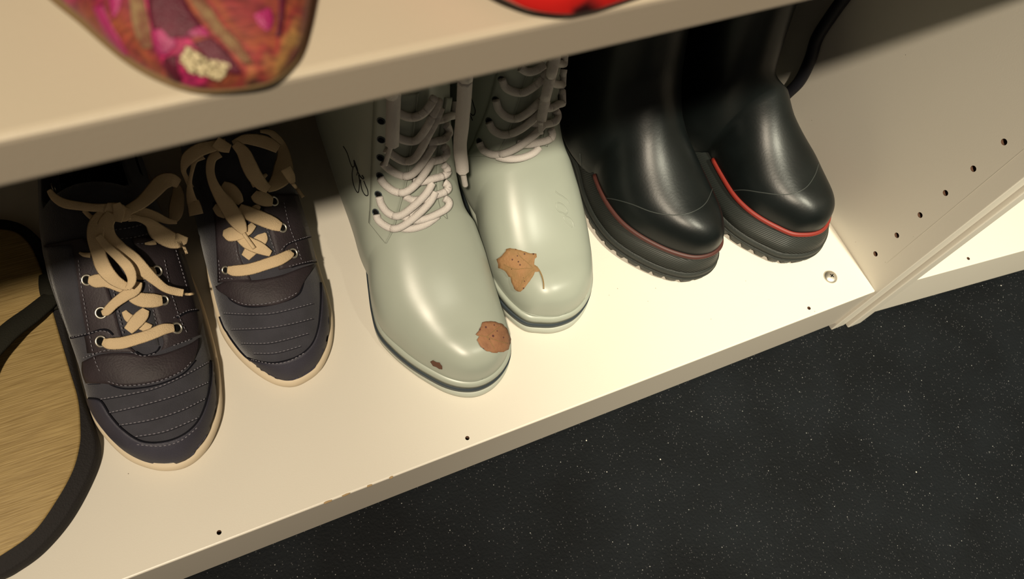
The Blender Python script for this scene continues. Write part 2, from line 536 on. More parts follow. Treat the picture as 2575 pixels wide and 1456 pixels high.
def layers(name, ol, lv, material, parent, wave=None, tilt=None, grow=0.0):
    """stack of outline curves: lv = [(z, inset), ...] -> closed solid"""
    V = []; F = []; N = len(ol.c)
    for z, d in lv:
        if wave and z < wave[2]:
            cs0 = ol.off(d); cs1 = ol.off(d + wave[0]); cs = []
            L = 0
            for i in range(N):
                if i: L += math.hypot(ol.c[i][0] - ol.c[i - 1][0], ol.c[i][1] - ol.c[i - 1][1])
                cs.append(cs1[i] if (L / wave[1]) % 1.0 < 0.28 else cs0[i])
        else: cs = ol.off(d)
        for x, y in cs:
            zz = z + (tilt(y) if tilt else 0)
            if grow: y -= grow * max(0.0, 1 - (y - ol.y0) / .035)
            V.append((x, y, zz))
    for j in range(len(lv) - 1):
        for i in range(N):
            a = j * N + i; b = j * N + (i + 1) % N
            F.append((a, b, b + N, a + N))
    # caps as strips across the outline
    F.append(tuple(range(N))); F.append(tuple(range((len(lv) - 1) * N, len(lv) * N)))
    o = link(name, V, F, material, parent)
    return o

def body(name, ol, inset, dorsal, fan, zb, material, parent, nt=2.3, nb=5.0, wf=0.25, nd=.45, wk=.20, bulge=0.0, seg=64, toe=0.0, open_from=None,
         rim=None, top_open=True):
    """closed upper: dorsal = [(distance from toe, z)], fan = [(yb, zb, yt, zt, xl, xr)] for the shaft"""
    off = ol.off(inset); y0 = min(p[1] for p in off)
    dd = cr_curve(dorsal, 10)
    def top(d):
        for a, b in zip(dd, dd[1:]):
            if b[0] >= d: return a[1] + (b[1] - a[1]) * (d - a[0]) / max(1e-9, b[0] - a[0])
        return dd[-1][1]
    keys = []
    dmax = dorsal[-1][0]; n1 = 46
    for i in range(n1 + 1):
        t = i / n1
        d = dmax * (t ** 2.2) + 0.00015
        r = ol_xs(off, y0 + d)
        if r is None: continue
        if bulge:
            g = bulge * min(1, max(0, (d - .045) / .04)); r = (r[0] - g, r[1] + g)
        keys.append((y0 + d, zb, y0 + d, top(min(d, dmax)), r[0], r[1], nt + .3 - nd * min(1, max(0, (d - .02) / .07))))
    tail = []
    if fan:
        fk = [keys[-1][:6]] + [tuple(f) for f in fan]
        e0 = keys[-1][6]
        for j, k in enumerate(cr_curve(fk, 7)[1:]):
            q = min(1, j / 18); tail.append((*k, e0 * (1 - q) + 2.15 * q))
    keys += tail
    V = []; F = []
    for (yb, zb_, yt, zt, xl, xr, e) in keys:
        cx = (xl + xr) / 2; hw = (xr - xl) / 2
        for k in range(seg):
            th = 2 * math.pi * k / seg
            s = math.sin(th); c = -math.cos(th)
            ex = nb if c < 0 else e
            if fan and (yt - yb) < -0.012: 
                f = min(1, (-(yt - yb) - .012) / 0.09)
                ex = (nb * (1 - f) + 2.2 * f) if c < 0 else e
                w_ = (wf + wk) * (1 - f) + 0.5 * f
            else: w_ = wf + (wk * min(1, max(0, (yt - y0 - .03) / .06)) if fan else 0)
            sx = math.copysign(abs(s) ** (2 / ex), s); cz = math.copysign(abs(c) ** (2 / ex), c)
            h = w_ + cz * (w_ if cz < 0 else 1 - w_)
            V.append((cx + hw * sx, yb + (yt - yb) * h, zb_ + (zt - zb_) * h))
    n = len(keys)
    for i in range(n - 1):
        for k in range(seg):
            a = i * seg + k; b = i * seg + (k + 1) % seg
            F.append((a, b, b + seg, a + seg))
    F.append(tuple(range(seg)))
    if not fan or not top_open: F.append(tuple(range((n - 1) * seg, n * seg)))
    else:
        # turn the shaft rim inward so that the boot is hollow
        last = [Vector(V[(n - 1) * seg + k]) for k in range(seg)]
        cc = sum(last, Vector()) / seg
        base = len(V)
        for dz, sc in ((0.0, 0.95), (-0.10, 0.93)):
            for p in last:
                q = cc + (p - cc) * sc; V.append((q.x, q.y, q.z + dz))
        for j in range(2):
            s0 = (n - 1) * seg if j == 0 else base
            s1 = base + j * seg
            for k in range(seg): F.append((s0 + k, s0 + (k + 1) % seg, s1 + (k + 1) % seg, s1 + k))
        F.append(tuple(range(base + seg, base + 2 * seg)))
    return link(name, V, F, material, parent)

def ol_xs(c, y):
    xs = []
    for a, b in zip(c, c[1:] + c[:1]):
        if (a[1] - y) * (b[1] - y) <= 0 and a[1] != b[1]:
            xs.append(a[0] + (b[0] - a[0]) * (y - a[1]) / (b[1] - a[1]))
    return (min(xs), max(xs)) if len(xs) > 1 else None

# ================================================================== the setting
floor = bm_obj('floor', box_bm(-2.6, 2.4, -2.4, 0.9, -0.101, -0.081), M['floor'])
floor['kind'] = 'structure'

# ------------------------------------------------------------------ shelving unit
unit = empty('shelving_unit', (-0.5, 0.2, -0.081), 'white melamine shelving unit whose bottom board carries the row of shoes', 'shelving unit')
bb = banded(bm_obj('bottom_board', box_bm(-0.99, 0.0, 0.0, 0.40, -0.018, 0.0, 0.0014), M['melamine'], unit), 'dimmed_edge_band')
cut(bb, [((x, 0.0071, 0.0), 0.0016, 0.02, 'Z') for x in (-0.3897, -0.5700, -0.0703, -0.750)])
bm_obj('plinth', box_bm(-0.99, 0.0, 0.0003, 0.018, -0.0696, -0.018), M['dimmed_edge_band'], unit)
sp = bm_obj('side_panel', box_bm(0.0, 0.0165, -0.0025, 0.40, -0.081, 0.98, 0.0009), M['melamine'], unit)
cut(sp, [((0.0, 0.0254, 0.0247 + 0.032 * k), 0.0024, 0.02, 'X') for k in range(0, 27)])
bm_obj('side_panel', box_bm(-1.0065, -0.99, -0.0025, 0.40, -0.081, 0.98, 0.0009), M['melamine'], unit)
bm_obj('back_panel', box_bm(-0.99, 0.0, 0.392, 0.40, -0.0, 0.98), M['darkened_back'], unit)
bm_obj('top_board', box_bm(-0.99, 0.0, 0.0, 0.392, 0.962, 0.98, 0.0009), M['melamine'], unit)
bm_obj('edge_line', box_bm(-0.00025, 0.0002, 0.0125, 0.0129, 0.03, 0.95), M['melamine'], sp)
# chips along the front edge of the bottom board
for px, ln in (((822, 1258), 9), ((868, 1240), 8), ((928, 1219), 5), ((983, 1196), 4)):
    d = ray_dir(px); t = -(CP.z - 0.0) / d.z; p = CP + d * t
    V = []; 
    for k in range(9):
        a = 2 * math.pi * k / 9; V.append((p.x + math.cos(a) * ln * .00042 * random.uniform(.7, 1.2), 0.0002 + 0.0009 * random.uniform(.5, 1.1) * (math.sin(a)), 0.00015))
    V += [(x, y, z - 0.0012) for x, y, z in V]
    F = [tuple(range(9)), tuple(range(9, 18))] + [(k, (k + 1) % 9, 9 + (k + 1) % 9, 9 + k) for k in range(9)]
    link('chip', V, F, M['chip'], bb, smooth=False)

# screw
def make_screw():
    c = Vector((-0.0336, 0.0263, 0.0))
    prof = [(0.0063, -0.0002), (0.0063, 0.0006), (0.0058, 0.0015), (0.0046, 0.0024), (0.0030, 0.0029), (0.0, 0.0031)]
    V = []; F = []; sg = 32
    for r, z in prof[:-1]:
        for k in range(sg):
            a = 2 * math.pi * k / sg; V.append(c + Vector((math.cos(a) * r, math.sin(a) * r, z)))
    V.append(c + Vector((0, 0, prof[-1][1])))
    for j in range(len(prof) - 2):
        for k in range(sg):
            F.append((j * sg + k, j * sg + (k + 1) % sg, (j + 1) * sg + (k + 1) % sg, (j + 1) * sg + k))
    j = len(prof) - 2
    for k in range(sg): F.append((j * sg + k, j * sg + (k + 1) % sg, len(V) - 1))
    F.append(tuple(range(sg)))
    s = link('screw', V, F, M['metal'], bb)
    a = math.radians(25)
    for q in (0, 1):
        bm = box_bm(-0.0019, 0.0019, -0.0004, 0.0004, 0.0024, 0.0032)
        bmesh.ops.transform(bm, matrix=Matrix.Translation(c) @ Matrix.Rotation(a + q * math.pi / 2, 4, 'Z'), verts=bm.verts)
        bm_obj('screw_slot', bm, M['eyelet_dark'], s)
make_screw()

# upper shelf (rests on pins, so it is a thing of its own)
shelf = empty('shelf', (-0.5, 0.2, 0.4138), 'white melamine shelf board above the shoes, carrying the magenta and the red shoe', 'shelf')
banded(bm_obj('shelf_board', box_bm(-0.9895, -0.0005, 0.0, 0.388, 0.4138, 0.4296, 0.0020), M['dimmed_shelf'], shelf), 'dimmed_edge_band_shelf')
for x in (-0.986, -0.004):
    for y in (0.0254, 0.35):
        bm = bmesh.new(); bmesh.ops.create_cone(bm, cap_ends=True, segments=12, radius1=.0024, radius2=.0024, depth=.007,
                                                matrix=Matrix.Translation((x, y, .4112)) @ Matrix.Rotation(math.pi / 2, 4, 'Y'))
        bm_obj('shelf_pin', bm, M['metal'], shelf)

# ------------------------------------------------------------------ neighbouring unit
nu_ = empty('shelving_unit', (0.0175, -0.0055, -0.081), 'neighbouring white shelving unit at the right edge, standing slightly askew', 'shelving unit')
nu_.rotation_euler = (0, 0, 0)
bm_obj('side_panel', box_bm(0.0178, 0.0345, -0.0065, 0.36, -0.081, 0.98, 0.0012), M['melamine'], nu_)
def rot_box(x0, x1, y0, y1, z0, z1, bev=0.0):
    bm = box_bm(x0, x1, y0, y1, z0, z1, bev)
    piv = Vector((0.0346, -0.0028, 0))
    bmesh.ops.transform(bm, matrix=Matrix.Translation(piv) @ Matrix.Rotation(math.radians(-4.87), 4, 'Z') @ Matrix.Translation(-piv), verts=bm.verts)
    return bm
nb = bm_obj('bottom_board', rot_box(0.0346, 0.60, -0.0028, 0.33, -0.018, 0.0, 0.0009), M['melamine'], nu_)
cut(nb, [((0.1101, -0.0025, 0.0), 0.0016, 0.02, 'Z')])
bm_obj('plinth', rot_box(0.0346, 0.60, -0.0025, 0.015, -0.0696, -0.018), M['melamine'], nu_)
bm_obj('back_panel', rot_box(0.0346, 0.60, 0.322, 0.33, 0.0, 0.98), M['darkened_back'], nu_)
bm_obj('side_panel', rot_box(0.60, 0.6165, -0.006, 0.33, -0.081, 0.98), M['melamine'], nu_)

# ================================================================== sandal (straw flip-flop)
sandal = empty('sandal', (-0.69, 0.15, 0.0), 'straw-topped flip-flop with black foam rim and black strap, left of the sneakers', 'sandal')
so = Outline([(-700, 27), (-686, 29), (-672, 34.5), (-656, 46), (-643, 60), (-632, 76), (-627, 90), (-627.5, 108), (-629.5, 128), (-630, 160),
              (-629.5, 200), (-630, 240), (-637, 268), (-655, 285), (-690, 293), (-722, 285), (-744, 262), (-757, 220), (-768, 170), (-778, 120), (-774, 80), (-755, 48), (-727, 31)])
layers('foam_sole', so, [(0.0, 0.002), (0.001, 0.0006), (0.007, 0.0), (0.0125, 0.0005), (0.014, 0.002)], M['foam'], sandal)
si = Outline([(-700, 39), (-690, 40), (-672, 47), (-656, 62), (-644, 77), (-637, 92), (-634, 105), (-631.8, 125), (-633, 150), (-635, 190),
              (-637, 235), (-643, 262), (-657, 275), (-690, 283), (-716, 276), (-735, 256), (-748, 220), (-758, 170), (-768, 120), (-764, 84), (-747, 58), (-724, 43)])
layers('straw_insole', si, [(0.012, 0.0), (0.0146, 0.0), (0.0152, 0.0012)], M['straw'], sandal)
def strap(name, ctrl, wdt, th=0.0028):
    cur = cr_curve(ctrl, 10); V = []; F = []; N = len(cur)
    for i, p in enumerate(cur):
        p = Vector(p); t = (Vector(cur[min(i + 1, N - 1)]) - Vector(cur[max(i - 1, 0)])).normalized()
        s = t.cross(Vector((0, 0, 1))).normalized(); u = s.cross(t).normalized()
        wd = wdt * (1 - 0.25 * abs(2 * i / (N - 1) - 1) ** 2)
        for fx, fz in ((-1, -.5), (-.85, .5), (0, 1.0), (.85, .5), (1, -.5), (0, -.8)):
            V.append(p + s * (wd / 2 * fx) + u * (th / 2 * fz))
    for i in range(N - 1):
        for k in range(6): F.append((i * 6 + k, i * 6 + (k + 1) % 6, (i + 1) * 6 + (k + 1) % 6, (i + 1) * 6 + k))
    F.append(tuple(range(6))); F.append(tuple(range((N - 1) * 6, N * 6)))
    return link(name, V, F, M['strap'], sandal)
strap('strap', [(-0.629, 0.214, 0.011), (-0.633, 0.206, 0.018), (-0.645, 0.194, 0.024), (-0.664, 0.179, 0.030), (-0.684, 0.156, 0.031), (-0.700, 0.112, 0.024), (-0.704, 0.098, 0.014)], 0.0155)
strap('strap', [(-0.762, 0.196, 0.011), (-0.757, 0.188, 0.020), (-0.742, 0.170, 0.027), (-0.724, 0.145, 0.030), (-0.710, 0.115, 0.025), (-0.704, 0.098, 0.014)], 0.0155)
strap('strap_anchor', [(-0.6345, 0.226, 0.0165), (-0.6345, 0.212, 0.0175), (-0.634, 0.196, 0.0165)], 0.012, 0.004)

# ================================================================== sneakers
Z1 = lambda X, Y, *r: (90 + .2747 * X, 400 + .2747 * Y, *r)
Z2 = lambda X, Y, *r: (180 + .2061 * X, 700 + .2061 * Y, *r)
Z3 = lambda X, Y, *r: (440 + .2678 * X, 310 + .2678 * Y, *r)
ZA = lambda X, Y, *r: (.632 * X, 300 + .632 * Y, *r)

def sneaker(root, olp, zs=1.0):
    ol = Outline(olp)
    layers('outsole', ol, [(0.0, 0.0035), (0.0015, 0.0012), (0.006, 0.0), (0.0105, 0.0004), (0.0120, 0.0022)], M['cream_sole'], root)
    seg = 64
    off = ol.off(0.0036); y0 = ol.y0 + .0036
    dors = [(0, .018), (.0035, .026), (.010, .034), (.022, .042), (.040, .048), (.060, .054), (.078, .062), (.100, .073), (.125, .086), (.150, .099),
            (.170, .106), (.185, .104), (.215, .092), (.245, .090), (.262, .092), (.274, .070)]
    dd = cr_curve(dors, 10)
    def top(d):
        for a, b in zip(dd, dd[1:]):
            if b[0] >= d: return a[1] + (b[1] - a[1]) * (d - a[0]) / max(1e-9, b[0] - a[0])
        return dd[-1][1]
    V = []; F = []; rings = 0
    LEN = ol.y1 - ol.y0 - .0072
    ds = [0.0002 + 0.10 * (i / 30) ** 2.0 for i in range(31)] + [0.10 + (LEN - 0.1003) * i / 50 for i in range(1, 51)]
    wall = []
    for d in ds:
        r = ol_xs(off, y0 + d)
        if r is None: continue
        xl, xr = r
        zt = top(d * 0.274 / LEN if d > .15 else d); zb = 0.009
        # the ankle narrows and the collar opens
        cx = (xl + xr) / 2; hw = (xr - xl) / 2
        op = min(1, max(0, (d - 0.172) / 0.006)) * (1 if d < LEN - .012 else 0)
        nt = 2.25 - 0.35 * min(1, max(0, (d - .06) / .1))
        for k in range(seg):
            th = 2 * math.pi * k / seg
            s = math.sin(th); c = -math.cos(th)
            ex = 5.0 if c < 0 else nt
            sx = math.copysign(abs(s) ** (2 / ex), s); cz = math.copysign(abs(c) ** (2 / ex), c)
            wf = .26 + .14 * min(1, max(0, (d - .08) / .06))
            if k == 0: hw += .0035 * min(1, max(0, (d - .08) / .06))
            h = wf + cz * (wf if cz < 0 else 1 - wf)
            z = zb + (zt - zb) * h; x = cx + hw * sx
            if op > 0 and c > 0.72:
                # inside of the shoe: drop to the insole
                c0 = 0.72; s0 = math.sqrt(1 - c0 * c0)
                xr_ = hw * s0 ** (2 / ex); rim_h = wf + (c0 ** (2 / ex)) * (1 - wf)
                f = s / s0
                inz = 0.026
                deep = min(1, (1 - abs(f)) / 0.14)
                z2 = (zb + (zt - zb) * rim_h) * (1 - deep) + inz * deep
                x2 = cx + xr_ * (f * 0.93 if deep > .99 else f)
                z = z * (1 - op) + z2 * op; x = x * (1 - op) + x2 * op
            V.append((x, y0 + d, z))
        rings += 1
    for i in range(rings - 1):
        for k in range(seg):
            a = i * seg + k; b = i * seg + (k + 1) % seg
            F.append((a, b, b + seg, a + seg))
    F.append(tuple(range(seg))); F.append(tuple(range((rings - 1) * seg, rings * seg)))
    up = link('upper', V, F, M['navy'], root)
    up.data.materials.append(M['navy_dark'])
    for p in up.data.polygons:
        c = p.center
        if p.normal.z > .2 and c.z < .06 and c.y > y0 + .178: p.material_index = 1
    return up, ol

# ---- left sneaker
sl = empty('sneaker', (-0.584, 0.19, 0.0), 'navy sneaker with cream laces beside the straw flip-flop, left of its pair', 'shoe', 'pair of navy sneakers')
up_l, ol_l = sneaker(sl, [(-583, 330), (-605, 322), (-616, 300), (-620, 270), (-622, 240), (-625, 210), (-626.5, 180), (-627, 150), (-627.5, 125),
                          (-626.5, 108), (-621.5, 92), (-613, 76), (-603, 65.5), (-592, 58.5), (-580, 56), (-568, 59.5), (-556.5, 69.5), (-547, 85),
                          (-542, 104), (-539, 126), (-538, 150), (-538, 175), (-540, 200), (-545, 235), (-548, 270), (-549, 300), (-560, 322)])
S = Surf([up_l])
bump_in = [ZA(352, 1110), ZA(400, 1120), ZA(440, 1180), ZA(490, 1235), ZA(560, 1280), ZA(640, 1285), ZA(720, 1260), ZA(780, 1210), ZA(815, 1140), ZA(835, 1050), ZA(838, 960)]
bump_out = [ZA(346, 1125), ZA(362, 1195), ZA(408, 1262), ZA(485, 1328), ZA(562, 1368), ZA(640, 1388), ZA(720, 1376), ZA(796, 1322), ZA(846, 1240), ZA(871, 1150), ZA(874, 1050)]
strip('toe_bumper', S, bump_in, bump_out, M['bumper'], sl, off=0.0012, nu=8, sub=5, thick=0.0006)
line('seam', S, bump_in, M['groove'], sl, r=0.0006, h=0.0008)
dashes('stitching', S, [ZA(545, 1294), ZA(640, 1300), ZA(720, 1278), ZA(790, 1222)], M['stitch'], sl, h=0.0014)
# vamp panel in plum leather with its curved front seam
vamp_top = [ZA(330, 965), ZA(400, 935), ZA(500, 930), ZA(620, 940), ZA(740, 900), ZA(790, 870)]
vamp_bot = [ZA(345, 1050), ZA(420, 1052), ZA(500, 1062), ZA(620, 1045), ZA(720, 1005), ZA(770, 960)]
strip('vamp_panel', S, vamp_top, vamp_bot, M['plum'], sl, off=0.0007, nu=10, sub=6, puff=0.0012)
line('seam', S, [ZA(400, 1000), ZA(430, 1048), ZA(500, 1072), ZA(620, 1058), ZA(725, 1015), ZA(778, 960)], M['groove'], sl, r=0.0006)
dashes('stitching', S, [ZA(430, 1043), ZA(500, 1060), ZA(620, 1045), ZA(720, 1003), ZA(765, 960)], M['stitch'], sl, h=0.0018)
for A in ([(350, 1050), (400, 1048)], [(400, 1113), (500, 1096), (620, 1068), (730, 1020), (830, 965)], [(420, 1170), (560, 1138), (700, 1098), (830, 1045)],
          [(470, 1217), (600, 1195), (720, 1158), (822, 1108)], [(540, 1262), (660, 1240), (800, 1182)]):
    px = [ZA(*a) for a in A]
    if len(px) == 2: px = [px[0], ((px[0][0] + px[1][0]) / 2, (px[0][1] + px[1][1]) / 2), px[1]]
    dashes('stitching', S, px, M['stitch'], sl, r=0.0004)
    line('seam', S, [(x, y + 3) for x, y in px], M['groove'], sl, r=0.00022)
# eyestays (plum) either side of the tongue
strip('eyestay', S, [ZA(180, 500), ZA(215, 560), ZA(250, 640), ZA(300, 760), ZA(340, 860), ZA(352, 930)],
      [ZA(330, 470), ZA(380, 520), ZA(420, 640), ZA(455, 750), ZA(490, 870), ZA(540, 925)], M['plum'], sl, off=0.0012, nu=8)
strip('eyestay', S, [ZA(520, 470), ZA(560, 560), ZA(590, 680), ZA(620, 800), ZA(650, 880), ZA(640, 920)],
      [ZA(700, 470), ZA(735, 560), ZA(765, 660), ZA(790, 740), ZA(800, 800), ZA(790, 860)], M['plum'], sl, off=0.0012, nu=8)
strip('side_patch', S, [ZA(182, 510), ZA(215, 650), ZA(250, 760), ZA(285, 862)], [ZA(290, 500), ZA(312, 630), ZA(328, 745), ZA(350, 850)], M['navy'], sl, off=0.0019, nu=6)
for A in ([(312, 560), (322, 650), (340, 760), (355, 850), (375, 950), (400, 1010)], [(430, 560), (455, 700), (478, 800), (492, 860)],
          [(575, 560), (590, 640), (610, 760), (632, 850)], [(655, 560), (680, 680), (715, 790), (745, 850)],
          [(700, 520), (730, 620), (752, 700)], [(285, 868), (350, 852), (410, 842), (450, 860)], [(330, 950), (400, 925), (450, 915)],
          [(690, 790), (745, 762), (785, 755)], [(690, 900), (760, 875)], [(520, 925), (570, 942), (620, 930)],
          [(455, 440), (520, 430), (590, 412)], [(480, 475), (540, 468), (610, 448)], [(545, 495), (580, 492), (620, 478)]):
    px = [ZA(*a) for a in A]
    if len(px) == 2: px = [px[0], ((px[0][0] + px[1][0]) / 2, (px[0][1] + px[1][1]) / 2), px[1]]
    dashes('stitching', S, px, M['stitch'], sl, r=0.00032, h=0.0022)
line('seam', S, [ZA(282, 870), ZA(345, 856), ZA(400, 838), ZA(430, 840), ZA(450, 858)], M['groove'], sl, r=0.0007, h=0.0016)
line('seam', S, [ZA(705, 790), ZA(745, 768), ZA(790, 760)], M['groove'], sl, r=0.0007, h=0.0016)
# tongue end
strip('tongue', S, [ZA(430, 560), ZA(465, 700), ZA(500, 830), ZA(540, 905)], [ZA(590, 560), ZA(605, 700), ZA(620, 830), ZA(632, 900)], M['navy'], sl, off=0.0007, nu=6, puff=.001)
line('seam', S, [ZA(540, 925), ZA(575, 940), ZA(620, 925), ZA(635, 905)], M['groove'], sl, r=0.0005, h=.0012)
for e, R in (((375, 765), .0034), ((1268, 612), .0034), ((372, 418), .0034), ((1110, 270), .0030)):
    eyelet(S, Z2(*e), R, sl, r=.0008, off=.0016)
for e in ((480, 1105), (1098, 1028), (140, 275)):
    eyelet(S, Z1(*e), .0032, sl, r=.0008, off=.0016)

def laces(root, surf, rib, tips):
    parts = []
    for pts, h in rib:
        parts.append(ribbon_geo(surf, pts, h=h))
    V, F = merge(parts)
    o = link('lace', V, F, M['cream'], root)
    for pts, h, r in tips:
        tube('lace_tip', [p for p, _ in surf.drape(cr_curve(pts, 4), h)], r, M['cream'], o, seg=8)
    return o
k1 = .2747; k2 = .2061; k3 = .2678
R1 = lambda L: [Z1(x, y, wd * k1, h) for x, y, wd, h in L]
R2 = lambda L: [Z2(x, y, wd * k2, h) for x, y, wd, h in L]
R3 = lambda L: [Z3(x, y, wd * k3, h) for x, y, wd, h in L]
laces(sl, S, [
    (R2([(640, 400, 60, 0), (700, 480, 110, 0), (830, 560, 120, 0), (960, 620, 120, 0)]), .0018),
    (R2([(905, 380, 90, .4), (860, 450, 150, .4), (780, 540, 160, .4), (690, 640, 120, .3)]), .0026),
    (R2([(385, 770, 90, 0), (450, 795, 140, .8), (600, 790, 150, 1.2), (760, 750, 145, 1.4), (950, 690, 140, 1.2), (1120, 620, 140, .8), (1250, 605, 100, 0)]), .0028),
    (R2([(1105, 268, 130, 0), (1010, 270, 175, .6), (880, 265, 180, .8), (770, 235, 150, .6), (700, 190, 90, .3)]), .0024),
    (R2([(375, 425, 70, 0), (430, 400, 110, .8), (520, 310, 120, 1.2), (640, 220, 135, 1.6), (760, 140, 150, 1.8), (800, 40, 120, 1.6)]), .0034),
    (R1([(485, 1105, 70, 0), (545, 1115, 125, .6), (640, 1115, 120, .8), (760, 1160, 110, .8), (880, 1210, 110, .6)]), .0026),
    (R1([(1095, 1022, 60, 0), (1030, 1035, 120, .5), (950, 1050, 110, .6), (860, 1040, 100, .6)]), .0024),
    (R1([(120, 285, 45, 3), (170, 350, 70, 5), (260, 405, 85, 7), (400, 430, 80, 8), (540, 445, 75, 9), (680, 450, 90, 9)]), .003),
    (R1([(440, 470, 40, 1), (480, 510, 45, 1), (540, 560, 45, 2)]), .002),
    (R1([(1095, 760, 50, 0), (1050, 770, 40, 0), (1000, 775, 20, 0)]), .002),
    (R1([(400, 858, 20, 0), (440, 875, 40, 0), (500, 880, 50, 0)]), .002),
    # right loop of the bow
    (R1([(820, 480, 90, 7), (900, 440, 105, 9), (990, 380, 120, 12), (1080, 290, 140, 15), (1160, 210, 150, 17), (1240, 190, 130, 17), (1310, 225, 90, 16)]), .003),
    (R1([(1290, 240, 60, 17), (1300, 320, 110, 15), (1290, 420, 135, 12), (1275, 510, 120, 10), (1240, 580, 60, 8)]), .003),
    (R1([(1290, 575, 40, 9), (1200, 565, 60, 9), (1090, 520, 85, 9), (980, 490, 100, 9), (870, 490, 100, 8)]), .003),
    (R1([(850, 530, 90, 7), (940, 545, 60, 7), (1040, 585, 90, 5), (1120, 670, 150, 4), (1220, 730, 160, 3), (1310, 760, 130, 2), (1365, 780, 70, 2)]), .003),
    # left loop and the tail that falls over the laces
    (R1([(650, 480, 110, 8), (575, 580, 160, 9), (545, 700, 150, 10), (570, 850, 130, 10), (620, 990, 140, 9), (700, 1090, 120, 8), (790, 1150, 90, 7), (850, 1170, 70, 7)]), .003),
    (R1([(840, 1190, 50, 8), (880, 1110, 80, 9), (850, 1000, 100, 10), (760, 900, 90, 11), (650, 800, 75, 11), (570, 700, 60, 11)]), .0042),
    (R1([(700, 500, 110, 9), (640, 600, 140, 10), (660, 720, 150, 9), (760, 830, 150, 8), (880, 920, 150, 7), (990, 1020, 120, 5), (1090, 1110, 90, 3), (1180, 1180, 75, 2), (1270, 1210, 75, 2), (1350, 1225, 70, 2)]), .0042),
    # knot
    (R1([(640, 440, 90, 9), (720, 470, 150, 10), (800, 500, 150, 10), (870, 500, 100, 9)]), .0040),
    (R1([(735, 405, 70, 11), (760, 480, 100, 13), (745, 575, 80, 11)]), .0040),
], [([Z1(1355, 775, 2), Z1(1430, 800, 2), Z1(1490, 832, 2)], .003, .0013), ([Z1(1340, 1230, 2), Z1(1395, 1238, 2), Z1(1440, 1232, 2)], .003, .0010)])

# ---- right sneaker
sr = empty('sneaker', (-0.489, 0.22, 0.0), 'navy sneaker with cream laces beside the white boots, right of its pair', 'shoe', 'pair of navy sneakers')
up_r, ol_r = sneaker(sr, [(-488, 358), (-507, 350), (-518, 330), (-519, 290), (-521, 250), (-526, 215), (-530, 185), (-532, 155), (-531, 140),
                          (-526, 123), (-518, 107), (-508, 94), (-497, 87.5), (-486, 87.5), (-472.5, 93), (-460, 108), (-452.5, 127), (-449.5, 145), (-448.5, 165),
                          (-447.5, 185), (-447, 210), (-449, 245), (-453, 290), (-455, 330), (-466, 350)])
S = Surf([up_r])
bi = [ZA(855, 790), ZA(880, 850), ZA(930, 910), ZA(990, 950), ZA(1060, 968), ZA(1120, 965), ZA(1190, 940), ZA(1240, 895), ZA(1265, 830), ZA(1275, 740), ZA(1275, 650)]
bo = [ZA(862, 815), ZA(893, 885), ZA(945, 940), ZA(1012, 998), ZA(1080, 1038), ZA(1140, 1050), ZA(1180, 1040), ZA(1238, 1010), ZA(1286, 955), ZA(1318, 870), ZA(1322, 780)]
strip('toe_bumper', S, bi, bo, M['bumper'], sr, off=0.0012, nu=8, sub=5, thick=0.0006)
line('seam', S, bi, M['groove'], sr, r=0.0006, h=0.0008)
dashes('stitching', S, [ZA(1000, 955), ZA(1080, 972), ZA(1150, 962), ZA(1220, 925)], M['stitch'], sr, h=0.0014)
strip('vamp_panel', S, [ZA(860, 665), ZA(920, 640), ZA(1020, 640), ZA(1120, 620), ZA(1200, 590), ZA(1250, 575)],
      [ZA(900, 700), ZA(950, 735), ZA(1020, 745), ZA(1110, 735), ZA(1180, 700), ZA(1205, 650)], M['plum'], sr, off=0.0007, nu=10, puff=0.0012)
line('seam', S, [ZA(895, 680), ZA(920, 720), ZA(980, 745), ZA(1060, 742), ZA(1140, 722), ZA(1190, 695), ZA(1208, 650)], M['groove'], sr, r=0.0006)
dashes('stitching', S, [ZA(920, 715), ZA(980, 737), ZA(1060, 733), ZA(1140, 712), ZA(1190, 685)], M['stitch'], sr, h=0.0018)
for A in ([(890, 770), (1000, 775), (1100, 768), (1250, 730)], [(920, 835), (1050, 830), (1150, 815), (1250, 790)], [(960, 890), (1080, 888), (1230, 850)], [(1010, 930), (1100, 928), (1200, 900)]):
    px = [ZA(*a) for a in A]
    dashes('stitching', S, px, M['stitch'], sr, r=0.0003)
    line('seam', S, [(x, y + 3) for x, y in px], M['groove'], sr, r=0.0002)
strip('eyestay', S, [ZA(850, 330), ZA(860, 430), ZA(868, 560), ZA(872, 650)], [ZA(930, 330), ZA(940, 430), ZA(955, 540), ZA(1000, 640)], M['plum'], sr, off=0.0012, nu=8)
strip('eyestay', S, [ZA(1030, 300), ZA(1060, 400), ZA(1085, 500), ZA(1110, 600)], [ZA(1180, 300), ZA(1212, 400), ZA(1238, 480), ZA(1258, 570)], M['plum'], sr, off=0.0012, nu=8)
for A in ([(1130, 330), (1150, 420), (1180, 500), (1200, 560)], [(870, 560), (876, 640)], [(1060, 430), (1085, 500), (1105, 560)], [(1120, 520), (1150, 492), (1240, 462)],
          [(940, 520), (950, 570)], [(1150, 585), (1200, 572), (1255, 560)], [(870, 640), (900, 632), (930, 636)]):
    px = [ZA(*a) for a in A]
    if len(px) == 2: px = [px[0], ((px[0][0] + px[1][0]) / 2, (px[0][1] + px[1][1]) / 2), px[1]]
    dashes('stitching', S, px, M['stitch'], sr, r=0.00032, h=0.0022)
line('seam', S, [ZA(1125, 545), ZA(1135, 510), ZA(1165, 490), ZA(1245, 466)], M['groove'], sr, r=0.0004, h=0.0012)
line('seam', S, [ZA(1160, 590), ZA(1210, 575), ZA(1262, 568)], M['groove'], sr, r=0.0004, h=0.0012)
